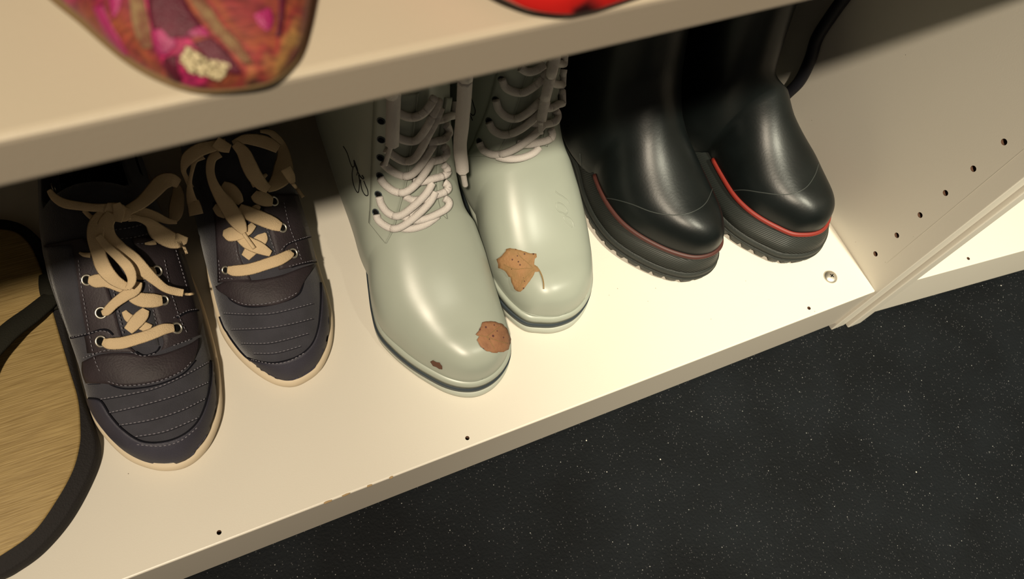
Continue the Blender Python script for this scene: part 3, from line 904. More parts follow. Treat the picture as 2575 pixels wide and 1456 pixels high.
strip('tongue', S, [ZA(930, 380), ZA(945, 480), ZA(960, 560), ZA(990, 600)], [ZA(1060, 380), ZA(1080, 480), ZA(1100, 540), ZA(1110, 580)], M['navy'], sr, off=0.0007, nu=6, puff=.001)
for e, R in (((488, 1378), .0026), ((1098, 1225), .0032), ((998, 985), .0030), ((918, 735), .0030)):
    eyelet(S, Z3(*e), R, sr, r=.0008, off=.0016)
laces(sr, S, [
    (R3([(850, 1030, 20, 0), (820, 1080, 110, 0), (740, 1160, 130, 0), (660, 1260, 90, 0)]), .0018),
    (R3([(600, 1060, 90, .4), (680, 1120, 120, .5), (790, 1170, 120, .5), (900, 1225, 60, .2)]), .0026),
    (R3([(495, 1375, 70, 0), (560, 1385, 105, .8), (700, 1370, 110, 1.2), (850, 1325, 110, 1.4), (980, 1280, 110, 1.2), (1070, 1230, 90, .6), (1090, 1205, 60, 0)]), .0028),
    (R3([(455, 1030, 60, 0), (510, 1040, 140, .6), (590, 1045, 110, .8), (680, 1010, 90, 1.0), (740, 950, 60, .5)]), .0026),
    (R3([(995, 975, 90, 0), (920, 940, 130, .8), (800, 890, 140, 1.2), (680, 840, 130, 1.2), (600, 800, 100, .8)]), .0030),
    (R3([(915, 735, 90, 0), (850, 715, 135, .8), (780, 690, 130, 1.0), (740, 660, 80, .6)]), .0030),
    (R3([(370, 780, 60, 0), (420, 820, 110, .5), (480, 860, 80, .5)]), .0024),
    (R3([(730, 800, 40, 0), (770, 790, 60, 0), (800, 800, 30, 0)]), .0018),
    (R3([(450, 570, 60, 1), (520, 620, 120, 1), (580, 700, 120, 1), (620, 750, 60, 1)]), .0016),
    (R3([(720, 580, 50, 1), (760, 560, 60, 1), (860, 480, 30, 1)]), .0016),
    # tail down the middle
    (R3([(420, 280, 90, 10), (350, 330, 90, 10), (330, 430, 85, 10), (350, 540, 90, 9), (410, 660, 115, 8), (480, 760, 150, 6), (550, 870, 160, 5), (610, 960, 130, 4), (650, 1030, 60, 3)]), .003),
    # right loop and tail
    (R3([(560, 190, 80, 10), (640, 270, 120, 12), (690, 380, 140, 12), (740, 480, 140, 11), (810, 570, 120, 9), (880, 620, 80, 8)]), .003),
    (R3([(540, 185, 40, 10), (650, 150, 90, 12), (780, 160, 120, 14), (880, 190, 120, 14), (970, 240, 90, 13)]), .003),
    (R3([(800, 75, 30, 14), (900, 90, 60, 14), (980, 170, 80, 13), (1020, 280, 110, 12), (1020, 400, 170, 11), (1000, 500, 180, 10), (930, 580, 120, 9), (860, 625, 60, 8)]), .0045),
    (R3([(1040, 420, 100, 10), (1080, 490, 90, 9), (1105, 560, 50, 8)]), .004),
    # left loop
    (R3([(480, 180, 80, 10), (350, 215, 110, 11), (230, 250, 130, 12), (120, 330, 130, 13), (80, 430, 60, 13), (110, 520, 50, 12), (150, 600, 60, 11)]), .003),
    (R3([(260, 300, 90, 10), (190, 350, 60, 10), (160, 450, 40, 10), (140, 560, 50, 9), (150, 680, 100, 8), (180, 780, 140, 6), (200, 860, 150, 5)]), .0045),
    (R3([(380, 170, 110, 12), (440, 210, 120, 13), (520, 240, 80, 12)]), .0045),
], [([Z3(645, 1035, 2), Z3(690, 1100, 2), Z3(745, 1175, 2)], .0035, .0014), ([Z3(1100, 560, 8), Z3(1150, 620, 8), Z3(1205, 695, 8)], .003, .0014)])

# ================================================================== white laced rubber boots
def white_boot(root, olp, y0, xo, flip=1):
    ol = Outline(olp)
    def tl(y): return 0.0
    layers('sole', ol, [(0.0, 0.0012), (0.0012, -0.0002), (0.0045, -0.0006), (0.0086, -0.0006), (0.0094, 0.002)], M['white_sole'], root, grow=.0025)
    layers('stripe', ol, [(0.0088, 0.002), (0.0092, -0.0010), (0.0145, -0.0012), (0.0150, 0.0020)], M['stripe'], root)
    layers('welt', ol, [(0.0145, 0.003), (0.0150, -0.0002), (0.021, -0.0002), (0.0225, 0.0008), (0.0232, 0.004)], M['white_rubber'], root)
    dors = [(0, .029), (.0015, .037), (.005, .0445), (.012, .0500), (.022, .0530), (.035, .0555), (.050, .0600), (.066, .0675), (.080, .0760), (.092, .0850), (.103, .0950)]
    a, b = xo
    fan = [(y0 + .125, .010, y0 + .112, .107, a + .002, b - .002),
           (y0 + .155, .010, y0 + .120, .125, a + .003, b - .003),
           (y0 + .200, .010, y0 + .127, .150, a + .002, b - .002),
           (y0 + .240, .012, y0 + .132, .178, a + .001, b - .001),
           (y0 + .264, .028, y0 + .136, .205, a, b),
           (y0 + .266, .060, y0 + .138, .232, a, b),
           (y0 + .262, .110, y0 + .139, .260, a - .001, b + .001),
           (y0 + .260, .180, y0 + .139, .290, a - .002, b + .002),
           (y0 + .260, .260, y0 + .139, .330, a - .003, b + .003),
           (y0 + .262, .362, y0 + .138, .368, a - .004, b + .004)]
    return body('upper', ol, 0.0022, dors, fan, 0.012, M['white_rubber'], root, nt=2.35, nb=3.2, wf=0.22, nd=.40, bulge=.0035), ol

def scribble(surf, strokes, root, r=0.0004):
    parts = []
    for s in strokes:
        parts.append(tube(None, [p for p, _ in surf.drape(cr_curve(s, 8), 0.0001)], r, None, seg=5))
    V, F = merge(parts)
    return link('signature', V, F, M['ink'], root)

ZW = lambda X, Y, *r: (840 + .261 * X, 250 + .261 * Y, *r)
ZX = lambda X, Y, *r: (900 + .233 * X, 100 + .233 * Y, *r)
wl = empty('rubber_boot', (-0.38, 0.17, 0.0), 'white laced rubber boot nearer the sneakers, round brown leaf on its toe', 'boot', 'pair of white laced rubber boots')
up_w, ol_w = white_boot(wl, [(-377, 300), (-395, 293), (-404, 274), (-406, 240), (-408, 205), (-411, 175), (-418, 145), (-423, 122), (-424.5, 103), (-419, 86), (-410.5, 70),
                            (-401, 57), (-392, 47), (-382, 40), (-371, 36.5), (-359, 37.5), (-348, 42.5), (-339, 51), (-333.5, 64), (-331.5, 82), (-332, 105), (-334, 135),
                            (-337, 165), (-339, 200), (-341, 240), (-344, 272), (-356, 293)], 0.036, (-0.423, -0.336))
SW = Surf([up_w])
wr = empty('rubber_boot', (-0.285, 0.2, 0.0), 'white laced rubber boot beside the black boots, lobed leaf with stalk on its toe', 'boot', 'pair of white laced rubber boots')
up_x, ol_x = white_boot(wr, [(-281, 329), (-301, 322), (-311, 303), (-313, 268), (-315, 235), (-317, 200), (-320, 170), (-325.5, 143), (-328.5, 122), (-327.5, 105), (-323, 88),
                            (-315, 74), (-304.5, 68), (-292, 64), (-277, 64.5), (-263.5, 71), (-253, 82), (-246, 96), (-241, 113), (-239, 135), (-240, 161), (-243, 190),
                            (-246, 220), (-248, 260), (-250, 296), (-261, 320)], 0.064, (-0.325, -0.240))
SX = Surf([up_x])

def lace_set(root, surf, L, r, h=0.0035, name='lace'):
    parts = []
    for s in L:
        parts.append(tube(None, [p for p, _ in surf.drape(cr_curve(s, 7), h)], r, None, seg=8))
    V, F = merge(parts)
    return link(name, V, F, M['cord'], root)

# placket flaps, tongue seam and eyelets
flapL = [ZW(500, 1385), ZW(560, 1270), ZW(600, 1150), ZW(640, 1000), ZW(690, 820), ZW(715, 640), ZW(745, 450), ZW(780, 200), ZW(810, -60)]
strip('eyelet_flap', SW, [ZW(345, 1180), ZW(350, 1100), ZW(355, 1000), ZW(360, 800), ZW(365, 640), ZW(370, 450), ZW(380, 200), ZW(390, -60)], flapL, M['white_rubber'], wl, off=0.0014, nu=8, thick=0.0004)
strip('eyelet_flap', SW, [ZW(1085, 1150), ZW(1060, 1000), ZW(1045, 820), ZW(1045, 640), ZW(1060, 450), ZW(1085, 200), ZW(1120, -20)],
      [ZW(1040, 1110), ZW(1000, 960), ZW(985, 820), ZW(985, 640), ZW(1000, 450), ZW(1030, 200), ZW(1065, -20)], M['white_rubber'], wl, off=0.0016, nu=4, thick=0.0004)
line('flap_edge', SW, flapL, M['white_rubber'], wl, r=0.0005, h=0.0014)
for e in ((460, 195), (460, 375), (455, 550), (450, 725), (435, 905), (412, 1080)):
    eyelet(SW, ZW(*e), .0024, wl, r=.0004, matr='stripe', off=.0015)
lace_set(wl, SW, [
    [ZW(410, 1110, -2), ZW(425, 1160), ZW(490, 1215, 1), ZW(570, 1245, 2), ZW(650, 1225, 2.5), ZW(740, 1165, 3), ZW(850, 1070, 3), ZW(930, 980, 3), ZW(975, 890, 2)],
    [ZW(435, 940, -2), ZW(455, 1010), ZW(510, 1085, 1), ZW(590, 1125, 2), ZW(660, 1108, 2.5), ZW(740, 1050, 3), ZW(830, 970, 4), ZW(900, 890, 4), ZW(945, 810, 2)],
    [ZW(445, 760, -2), ZW(490, 820), ZW(570, 880, 1), ZW(650, 900, 2), ZW(720, 875, 2.5), ZW(790, 815, 3), ZW(850, 745, 4), ZW(910, 650, 4), ZW(950, 570, 2)],
    [ZW(470, 610, -2), ZW(530, 670), ZW(610, 720, 1), ZW(690, 740, 2), ZW(760, 715, 3), ZW(830, 640, 4), ZW(890, 550, 4), ZW(960, 440, 2)],
    [ZW(500, 480, -2), ZW(570, 540), ZW(650, 588, 1), ZW(720, 595, 2), ZW(780, 565, 3), ZW(840, 480, 4), ZW(900, 360, 4), ZW(970, 230, 3), ZW(1030, 80, 2)],
    [ZW(560, 320, -2), ZW(630, 375), ZW(710, 400, 1), ZW(790, 395, 2), ZW(850, 335, 3), ZW(910, 240, 4), ZW(960, 140, 3), ZW(1010, 20, 2)],
    [ZW(560, 90, -2), ZW(640, 140), ZW(710, 168, 1), ZW(780, 170, 2), ZW(850, 140, 3), ZW(910, 80, 4), ZW(970, -20, 3)],
    [ZW(1060, 950, -1), ZW(1095, 970, 0), ZW(1110, 1005, 1), ZW(1085, 1050, 1), ZW(1010, 1095, 1), ZW(910, 1140, 1), ZW(810, 1165, .5), ZW(720, 1150, 0), ZW(660, 1120, 0)],
    [ZW(1000, 1120, 0), ZW(900, 1195, 0), ZW(800, 1235, 0), ZW(710, 1248, 0), ZW(650, 1240, -1)],
    [ZW(1060, 800, -1), ZW(1090, 820, 0), ZW(1100, 860, 1), ZW(1060, 895, 1), ZW(960, 930, 1), ZW(860, 960, .5), ZW(760, 968, 0), ZW(680, 930, 0)],
    [ZW(1055, 630, -1), ZW(1085, 660, 0), ZW(1090, 710, 1), ZW(1040, 740, 1), ZW(950, 765, 1), ZW(850, 792, .5), ZW(760, 790, 0)],
    [ZW(1050, 450, -1), ZW(1080, 480, 0), ZW(1083, 530, 1), ZW(1040, 572, 1), ZW(960, 595, 1), ZW(880, 610, .5)],
    [ZW(1075, 240, -1), ZW(1100, 280, 0), ZW(1105, 335, 1), ZW(1060, 385, 1), ZW(980, 405, 1), ZW(900, 420, .5)],
    [ZW(1130, 20, -1), ZW(1155, 60, 0), ZW(1160, 110, 1), ZW(1120, 160, 1), ZW(1050, 190, 1), ZW(960, 210, .5)],
    [ZW(930, 900, 0), ZW(900, 1000, 0), ZW(820, 1080, .5), ZW(740, 1130, .5)],
], 0.0027)
# hanging ends of the boot laces
hang = lace_set(wl, SW, [[ZW(578, -90, 6), ZW(575, 0, 6), ZW(570, 130, 7), ZW(565, 250, 8), ZW(563, 350, 8), ZW(560, 430, 8)]], 0.0045, 0.006, 'hanging_lace')
tube('lace_tip', [p for p, _ in SW.drape(cr_curve([ZW(556, 430, 8), ZW(530, 500, 8), ZW(510, 570, 8), ZW(492, 628, 8)], 5), .006)], 0.0016, M['cord'], hang)
# second end falls between the two boots
def at_y(px, y):
    d = ray_dir(px); t = (y - CP.y) / d.y; return CP + d * t
P2 = [at_y(ZW(x, yy), v) for x, yy, v in ((1262, -200, .150), (1252, 0, .152), (1240, 130, .153), (1232, 250, .154), (1215, 400, .155), (1218, 520, .155), (1230, 600, .155), (1238, 680, .155))]
h2 = tube('hanging_lace', cr_curve(P2, 6), 0.0047, M['cord'], wl)
tube('lace_tip', cr_curve([at_y(ZW(1240, 690), .155), at_y(ZW(1252, 760), .155), at_y(ZW(1265, 828), .155)], 5), 0.0021, M['cord'], h2)
def shaft_front(surf, x, z):
    best = None
    for t in surf.t:
        loc, n, i, d_ = t.ray_cast(Vector((x, -0.3, z)), Vector((0, 1, 0)))
        if loc is not None and (best is None or d_ < best[1]): best = (loc, d_)
    return best[0]
def upper_lacing(root, surf, cx, z0_):
    parts = []; zs = [z0_ + .0195 * i for i in range(int((.352 - z0_) / .0195) + 1)]
    for a_, b_ in zip(zs, zs[1:]):
        for sgn in (1, -1):
            pts = []
            for i in range(9):
                f = i / 8; p = shaft_front(surf, cx + sgn * (-.025 + .05 * f), a_ + (b_ - a_) * f)
                pts.append(p + Vector((0, -.0028 - .002 * math.sin(f * math.pi) * (1.6 if sgn > 0 else .6), 0)))
            parts.append(tube(None, pts, .0026, None))
    link('lace', *merge(parts), M['cord'], root)
    for z in zs:
        for sx_ in (-.026, .026):
            p = shaft_front(surf, cx + sx_, z)
            link('eyelet', *torus_geo(p + Vector((0, -.0006, 0)), Vector((sx_ * 20, -1, 0)), .0026, .0006), M['metal'], root)
upper_lacing(wl, SW, -0.379, 0.222)
t0 = hang.data.vertices[0].co.copy()
q = shaft_front(SW, -0.385, .335)
tube('hanging_lace', cr_curve([t0, (t0 * .5 + q * .5) + Vector((0, -.010, 0)), q + Vector((0, -.006, 0))], 8), .0045, M['cord'], wl)
q = shaft_front(SW, -0.365, .335)
tube('hanging_lace', cr_curve([P2[0], (P2[0] * .5 + q * .5) + Vector((.004, -.008, 0)), q + Vector((0, -.006, 0))], 8), .0047, M['cord'], wl)
# ink signature on the side
k4 = .11673
ZS = lambda X, Y: (840 + k4 * X, 340 + k4 * Y)
scribble(SW, [[ZS(200, 240), ZS(240, 300), ZS(290, 400), ZS(340, 560), ZS(390, 680), ZS(440, 660), ZS(430, 540), ZS(470, 640), ZS(510, 760), ZS(490, 860)],
              [ZS(410, 700), ZS(390, 820), ZS(400, 960), ZS(430, 1090), ZS(480, 1200), ZS(525, 1230), ZS(545, 1100), ZS(550, 970), ZS(530, 860)],
              [ZS(440, 600), ZS(500, 760), ZS(560, 880), ZS(620, 940), ZS(640, 920), ZS(600, 860)],
              [ZS(570, 960), ZS(590, 1120), ZS(630, 1230), ZS(680, 1295), ZS(730, 1290), ZS(725, 1190), ZS(680, 1080), ZS(640, 980)]], wl)

# right boot details
flapX = [ZX(1500, 1260), ZX(1540, 1180), ZX(1600, 1060), ZX(1650, 930), ZX(1700, 770), ZX(1750, 610), ZX(1800, 450), ZX(1840, 330), ZX(1890, 150)]
strip('eyelet_flap', SX, [ZX(1170, 1250), ZX(1240, 1140), ZX(1290, 1010), ZX(1350, 870), ZX(1400, 730), ZX(1440, 600), ZX(1470, 480), ZX(1510, 330), ZX(1560, 150)], flapX, M['white_rubber'], wr, off=0.0014, nu=8, thick=.0004)
line('flap_edge', SX, flapX, M['white_rubber'], wr, r=0.0005, h=0.0014)
strip('eyelet_flap', SX, [ZX(2035, 1150), ZX(2060, 1010), ZX(2090, 800), ZX(2130, 620), ZX(2180, 460), ZX(2230, 300), ZX(2290, 120)],
      [ZX(1985, 1130), ZX(2005, 990), ZX(2025, 800), ZX(2060, 620), ZX(2100, 460), ZX(2150, 300), ZX(2200, 120)], M['white_rubber'], wr, off=0.0016, nu=4, thick=.0004)
strip('tongue', SX, [ZX(1720, 1190), ZX(1760, 1000), ZX(1800, 800), ZX(1850, 600), ZX(1900, 400)], [ZX(1960, 1150), ZX(1980, 1000), ZX(2000, 800), ZX(2040, 600), ZX(2080, 400)], M['white_rubber'], wr, off=0.0007, nu=5)
for e in ((1560, 420), (1495, 640), (1425, 870), (1325, 1095)):
    eyelet(SX, ZX(*e), .0026, wr, r=.0004, matr='stripe', off=.0015)
lace_set(wr, SX, [
    [ZX(1555, 425, -2), ZX(1590, 510), ZX(1680, 560, 1), ZX(1780, 572, 2), ZX(1870, 530, 3), ZX(1950, 465, 4), ZX(2020, 380, 3), ZX(2080, 260, 2)],
    [ZX(1490, 650, -2), ZX(1520, 750), ZX(1610, 835, 1), ZX(1720, 850, 2), ZX(1830, 790, 3), ZX(1930, 700, 4), ZX(2010, 610, 3), ZX(2070, 490, 2)],
    [ZX(1415, 890, -2), ZX(1460, 975), ZX(1560, 1025, 1), ZX(1670, 1008, 2), ZX(1780, 950, 3), ZX(1890, 860, 4), ZX(1990, 760, 3), ZX(2040, 660, 2)],
    [ZX(1310, 1110, -2), ZX(1350, 1190), ZX(1450, 1238, 1), ZX(1560, 1232, 2), ZX(1680, 1185, 3), ZX(1800, 1110, 4), ZX(1920, 1010, 3), ZX(2000, 920, 2)],
    [ZX(2240, 160, -1), ZX(2300, 190, 0), ZX(2300, 240, 1), ZX(2240, 270, 1), ZX(2160, 255, 1), ZX(2080, 220, 0)],
    [ZX(2230, 320, -1), ZX(2265, 380, 0), ZX(2262, 445, 1), ZX(2220, 482, 1), ZX(2150, 482, 1), ZX(2050, 440, 0)],
    [ZX(2160, 560, -1), ZX(2172, 620, 0), ZX(2160, 690, 1), ZX(2110, 728, 1), ZX(2040, 735, 1), ZX(1940, 690, 0)],
    [ZX(2130, 760, -1), ZX(2155, 800, 0), ZX(2150, 860, 1), ZX(2100, 895, 1), ZX(2010, 910, 1), ZX(1900, 900, 0), ZX(1800, 880, 0)],
    [ZX(2080, 960, -1), ZX(2098, 1010, 0), ZX(2090, 1055, 1), ZX(2030, 1090, 1), ZX(1930, 1115, 1), ZX(1840, 1130, 0), ZX(1720, 1120, 0)],
    [ZX(1960, 1160, 0), ZX(1900, 1220, 0), ZX(1800, 1265, 0), ZX(1690, 1285, 0), ZX(1580, 1280, 0), ZX(1500, 1260, -1)],
    [ZX(1750, 300, 0), ZX(1830, 345, 1), ZX(1920, 330, 2), ZX(2010, 270, 2)],
], 0.0029)
h3 = lace_set(wr, SX, [[ZX(2150, 90, 6), ZX(2110, 280, 6), ZX(2075, 420, 7), ZX(2030, 600, 8), ZX(2000, 750, 8), ZX(1980, 870, 8)]], 0.0038, 0.006, 'hanging_lace')
tube('lace_tip', [p for p, _ in SX.drape(cr_curve([ZX(1975, 880, 8), ZX(1972, 950, 8), ZX(1978, 1010, 8)], 5), .006)], 0.0019, M['cord'], h3)
k5 = .10989
ZT = lambda X, Y: (1140 + k5 * X, 190 + k5 * Y)
scribble(SX, [[ZT(395, 490), ZT(440, 590), ZT(470, 690), ZT(500, 800), ZT(485, 890), ZT(440, 910), ZT(390, 870), ZT(350, 830)],
              [ZT(370, 880), ZT(410, 960), ZT(440, 1030)], [ZT(295, 1245), ZT(315, 1258), ZT(340, 1258)],
              [ZT(60, 560), ZT(90, 640), ZT(75, 740), ZT(90, 850)], [ZT(30, 970), ZT(50, 1020), ZT(70, 1050)]], wr)
upper_lacing(wr, SX, -0.283, 0.222)
t1 = h3.data.vertices[0].co.copy(); q = shaft_front(SX, -0.283, .335)
tube('hanging_lace', cr_curve([t1, (t1 * .5 + q * .5) + Vector((0, -.010, 0)), q + Vector((0, -.006, 0))], 8), .0038, M['cord'], wr)
# embossed mark on the side of the right boot
ZE = lambda X, Y: (1360 + .1373 * X, 400 + .1373 * Y)
parts = []
for s in ([ZE(260, 590), ZE(320, 640), ZE(400, 690), ZE(470, 750), ZE(510, 815)], [ZE(280, 800), ZE(280, 880), ZE(320, 950), ZE(380, 980)],
          [ZE(300, 800), ZE(370, 820), ZE(440, 880), ZE(480, 960), ZE(450, 1010), ZE(380, 980)],
          [ZE(410, 1050), ZE(440, 1120), ZE(500, 1190), ZE(570, 1250)], [ZE(430, 1040), ZE(520, 1080), ZE(580, 1160), ZE(600, 1240)]):
    parts.append(tube(None, [p for p, _ in SX.drape(cr_curve(s, 6), -0.0001)], .0006, None, seg=6))
link('embossed_mark', *merge(parts), M['white_rubber'], wr)
# thin mould line above the welt
line('mould_line', SX, [(1240, 700), (1275, 752), (1320, 785), (1375, 797), (1420, 792), (1455, 772), (1478, 740)], M['white_rubber'], wr, r=.0004)
line('mould_line', SW, [(960, 830), (1010, 890), (1075, 945), (1130, 967), (1165, 970), (1210, 962), (1250, 935), (1275, 900)], M['white_rubber'], wl, r=.0004)

# ---- leaves
def leaf_obj(name, surf, px, material, label, cat, off=0.0012, jag=1.5, stalk=None, curl=0.0):
    n = len(px); cx = sum(p[0] for p in px) / n; cy = sum(p[1] for p in px) / n
    rim = []
    for i in range(n):
        a = px[i]; b = px[(i + 1) % n]; L = math.hypot(b[0] - a[0], b[1] - a[1]); k = max(1, int(L / 5))
        for j in range(k):
            t = j / k
            rim.append((a[0] + (b[0] - a[0]) * t + random.uniform(-jag, jag), a[1] + (b[1] - a[1]) * t + random.uniform(-jag, jag)))
    N = len(rim); top = []; R = 6
    for r in range(R, 0, -1):
        f = r / R
        for q in surf.drape([(cx + (p[0] - cx) * f, cy + (p[1] - cy) * f) for p in rim]):
            top.append(q[0] + q[1] * (off * (1 + curl * f * f)))
    c, nn = surf.drape([(cx, cy)])[0]; top.append(c + nn * off)
    V = list(top) + [v - nn * 0.0003 for v in top]; o = len(top); F = []
    for r in range(R - 1):
        for k in range(N):
            a = r * N + k; b = r * N + (k + 1) % N
            F.append((a, b, b + N, a + N)); F.append((o + a, o + a + N, o + b + N, o + b))
    for k in range(N):
        a = (R - 1) * N + k; b = (R - 1) * N + (k + 1) % N
        F.append((a, b, o - 1)); F.append((o + a, 2 * o - 1, o + b)); F.append((k, o + k, o + (k + 1) % N, (k + 1) % N))
    ob = link(name, V, F, material); ob['label'] = label; ob['category'] = cat
    if stalk:
        tube('stalk', [p for p, _ in surf.drape(cr_curve(stalk, 6), off)], .00055, M['stalk'], ob, seg=6)
    return ob
ZL = lambda X, Y: (1180 + .2198 * X, 580 + .2198 * Y)
SXl = Surf([up_x]); SWl = Surf([up_w])
lf = leaf_obj('leaf', SXl, [ZL(430, 205), ZL(470, 200), ZL(540, 212), ZL(620, 235), ZL(700, 262), ZL(765, 265), ZL(765, 310), ZL(750, 330), ZL(740, 395), ZL(765, 405), ZL(800, 455),
                       ZL(790, 475), ZL(750, 480), ZL(700, 580), ZL(655, 640), ZL(640, 665), ZL(600, 690), ZL(565, 690), ZL(530, 660), ZL(500, 590), ZL(485, 535), ZL(450, 500), ZL(415, 450),
                       ZL(350, 420), ZL(345, 375), ZL(325, 320), ZL(385, 285), ZL(430, 235)], M['leaf'],
         'tan lobed dry leaf with a thin stalk, lying on the right white boot', 'leaf', jag=.9, curl=.4,
         stalk=[ZL(770, 410), ZL(805, 460), ZL(835, 530), ZL(850, 600), ZL(852, 668)])
for vein in ([ZL(740, 440), ZL(640, 430), ZL(520, 440), ZL(400, 390)], [ZL(740, 450), ZL(660, 520), ZL(600, 600), ZL(575, 680)], [ZL(735, 430), ZL(660, 360), ZL(590, 300), ZL(540, 225)]):
    tube('vein', [p for p, _ in SXl.drape(cr_curve(vein, 6), .0014)], .00022, M['stalk'], lf, seg=5)
lf2 = leaf_obj('leaf', SWl, [ZL(145, 1055), ZL(200, 1042), ZL(290, 1055), ZL(370, 1080), ZL(405, 1120), ZL(435, 1180), ZL(455, 1240), ZL(445, 1310), ZL(425, 1350), ZL(370, 1380), ZL(300, 1392),
                       ZL(200, 1380), ZL(150, 1345), ZL(115, 1310), ZL(85, 1250), ZL(110, 1215), ZL(70, 1198), ZL(110, 1150)], M['leaf_dark'],
         'rounded brown dry leaf with notched edge on the left white boot toe', 'leaf', jag=1.2, curl=.3)
for vein in ([ZL(90, 1200), ZL(200, 1215), ZL(320, 1260), ZL(440, 1290)], [ZL(200, 1215), ZL(280, 1150), ZL(360, 1090)], [ZL(200, 1215), ZL(260, 1300), ZL(300, 1380)]):
    tube('vein', [p for p, _ in SWl.drape(cr_curve(vein, 6), .0014)], .0002, M['stalk'], lf2, seg=5)
leaf_obj('leaf_scrap', SWl, [(1083, 908), (1090, 905), (1098, 910), (1106, 911), (1112, 920), (1113, 927), (1106, 926), (1098, 921), (1090, 918)], M['scrap'],
         'tiny dark brown leaf scrap near the sole edge of the left white boot', 'leaf scrap', off=.0008, jag=.5)

# ================================================================== black rubber boots
def black_boot(root, olp, xo, red, ins=.0112):
    ol = Outline(olp); y0 = ol.y0
    def ts(y):
        d = max(0.0, 0.085 - (y - y0)) / 0.085
        return 0.002 * d * d
    layers('tread', ol, [(0.0, 0.0045), (0.0005, 0.0022), (0.0045, 0.0008), (0.0060, 0.0006), (0.0075, 0.0002), (0.0095, 0.0002), (0.0105, 0.003)], M['black_sole'], root, wave=(0.0032, 0.0125, 0.0070), tilt=ts)
    layers('sole', ol, [(0.0085, 0.004), (0.0100, 0.0008), (0.0155, 0.0014), (0.0170, 0.0040)], M['black_sole'], root, tilt=ts)
    layers('ribbed_band', ol, [(0.015, 0.005), (0.0165, 0.0026), (0.024, 0.0052), (0.033, ins - .0005), (0.0345, ins + .003)], M['ribbed'], root, tilt=ts)
    ring = [(x, y, 0.0350 + ts(y)) for x, y in ol.off(ins) if y < y0 + 0.11]
    k = max(range(len(ring)), key=lambda i: math.dist(ring[i][:2], ring[i - 1][:2]))
    tube('colour_line', ring[k:] + ring[:k], 0.0024, red, root, seg=8)
    dors = [(0, .042), (.0015, .050), (.005, .058), (.012, .0635), (.022, .0670), (.036, .0700), (.052, .0750), (.068, .0820), (.082, .0905), (.094, .1000), (.104, .1100)]
    a, b = xo
    yy = y0 + .0115
    fan = [(yy + .135, .014, yy + .113, .124, a + .002, b + .009),
           (yy + .170, .014, yy + .120, .146, a + .001, b + .009),
           (yy + .220, .014, yy + .126, .178, a, b + .007),
           (yy + .262, .016, yy + .128, .210, a, b + .004),
           (yy + .278, .035, yy + .128, .240, a, b + .002),
           (yy + .280, .080, yy + .127, .265, a - .001, b),
           (yy + .276, .140, yy + .125, .290, a - .003, b),
           (yy + .275, .220, yy + .123, .320, a - .005, b),
           (yy + .276, .300, yy + .122, .345, a - .006, b),
           (yy + .277, .366, yy + .121, .370, a - .006, b)]
    return body('upper', ol, ins, dors, fan, 0.016, M['black_rubber'], root, nt=2.25, nb=5.0, wf=0.27, nd=.75, wk=.0), ol

bl = empty('rubber_boot', (-0.168, 0.21, 0.0), 'black rubber boot with a dull worn line, beside the white boots', 'boot', 'pair of black rubber boots')
up_bl, ol_bl = black_boot(bl, [(-170, 362), (-195, 354), (-210, 334), (-214, 300), (-213, 260), (-212, 225), (-213, 195), (-219, 169), (-221, 145), (-218, 123), (-211, 106),
                              (-200, 90), (-187, 76), (-172, 65.5), (-157, 62), (-143, 64), (-132, 72), (-124, 88), (-119.5, 104), (-118, 125), (-119, 150), (-123, 180),
                              (-128, 215), (-131, 260), (-131, 305), (-136, 340), (-148, 358)], (-0.219, -0.134), M['red_dull'], .0078)
br = empty('rubber_boot', (-0.06, 0.2, 0.0), 'black rubber boot with a bright red line around its toe, against the side panel', 'boot', 'pair of black rubber boots')
up_br, ol_br = black_boot(br, [(-76, 346), (-98, 339), (-112, 318), (-115, 280), (-114, 240), (-112, 205), (-111, 170), (-113, 140), (-113, 115), (-109, 97), (-102, 82), (-92, 68),
                              (-80, 55), (-66, 48.5), (-52, 46), (-39, 48), (-27, 55), (-18, 65), (-12, 80), (-9, 98), (-8.5, 120), (-16, 150), (-26, 185), (-33, 220),
                              (-36, 270), (-38, 308), (-45, 332), (-59, 344)], (-0.1185, -0.053), M['red'], .0116)
SB = Surf([up_bl]); SR_ = Surf([up_br])
ZB = lambda X, Y: (1400 + .5082 * X, .5082 * Y)
line('seam', SB, [ZB(115, 760), ZB(125, 830), ZB(155, 910), ZB(200, 972), ZB(280, 985), ZB(370, 1010), ZB(460, 1045), ZB(540, 1062), ZB(620, 1062), ZB(690, 1040), ZB(740, 1000), ZB(772, 930)], M['seam_black'], bl, r=.00045)
line('seam', SR_, [ZB(790, 925), ZB(830, 945), ZB(920, 940), ZB(1010, 952), ZB(1090, 962), ZB(1160, 960), ZB(1230, 930), ZB(1275, 870), ZB(1295, 810)], M['seam_black'], br, r=.00045)

# ------------------------------------------------------------------ cable behind the right black boot
def at_x(px, x):
    d = ray_dir(px); t = (x - CP.x) / d.x; return CP + d * t
cb = cr_curve([Vector((-0.0085, 0.262, 0.006)), Vector((-0.0085, 0.235, 0.010)), at_x((1940, 285), -0.0085), at_x((1972, 244), -0.0085), at_x((2010, 205), -0.0085), at_x((2037, 150), -0.0085), at_x((2055, 95), -0.0085), at_x((2090, 40), -0.0085),
               at_x((2130, -15), -0.0085), at_x((2180, -80), -0.0085), at_x((2235, -160), -0.0085), Vector((-0.0085, 0.185, 0.27)), Vector((-0.009, 0.20, 0.33)), Vector((-0.010, 0.205, 0.41))], 8)
cable = tube('cable', cb, 0.0052, M['black_cable'])
cable['label'] = 'thick black cable hanging down the white side panel behind the black boot'; cable['category'] = 'cable'

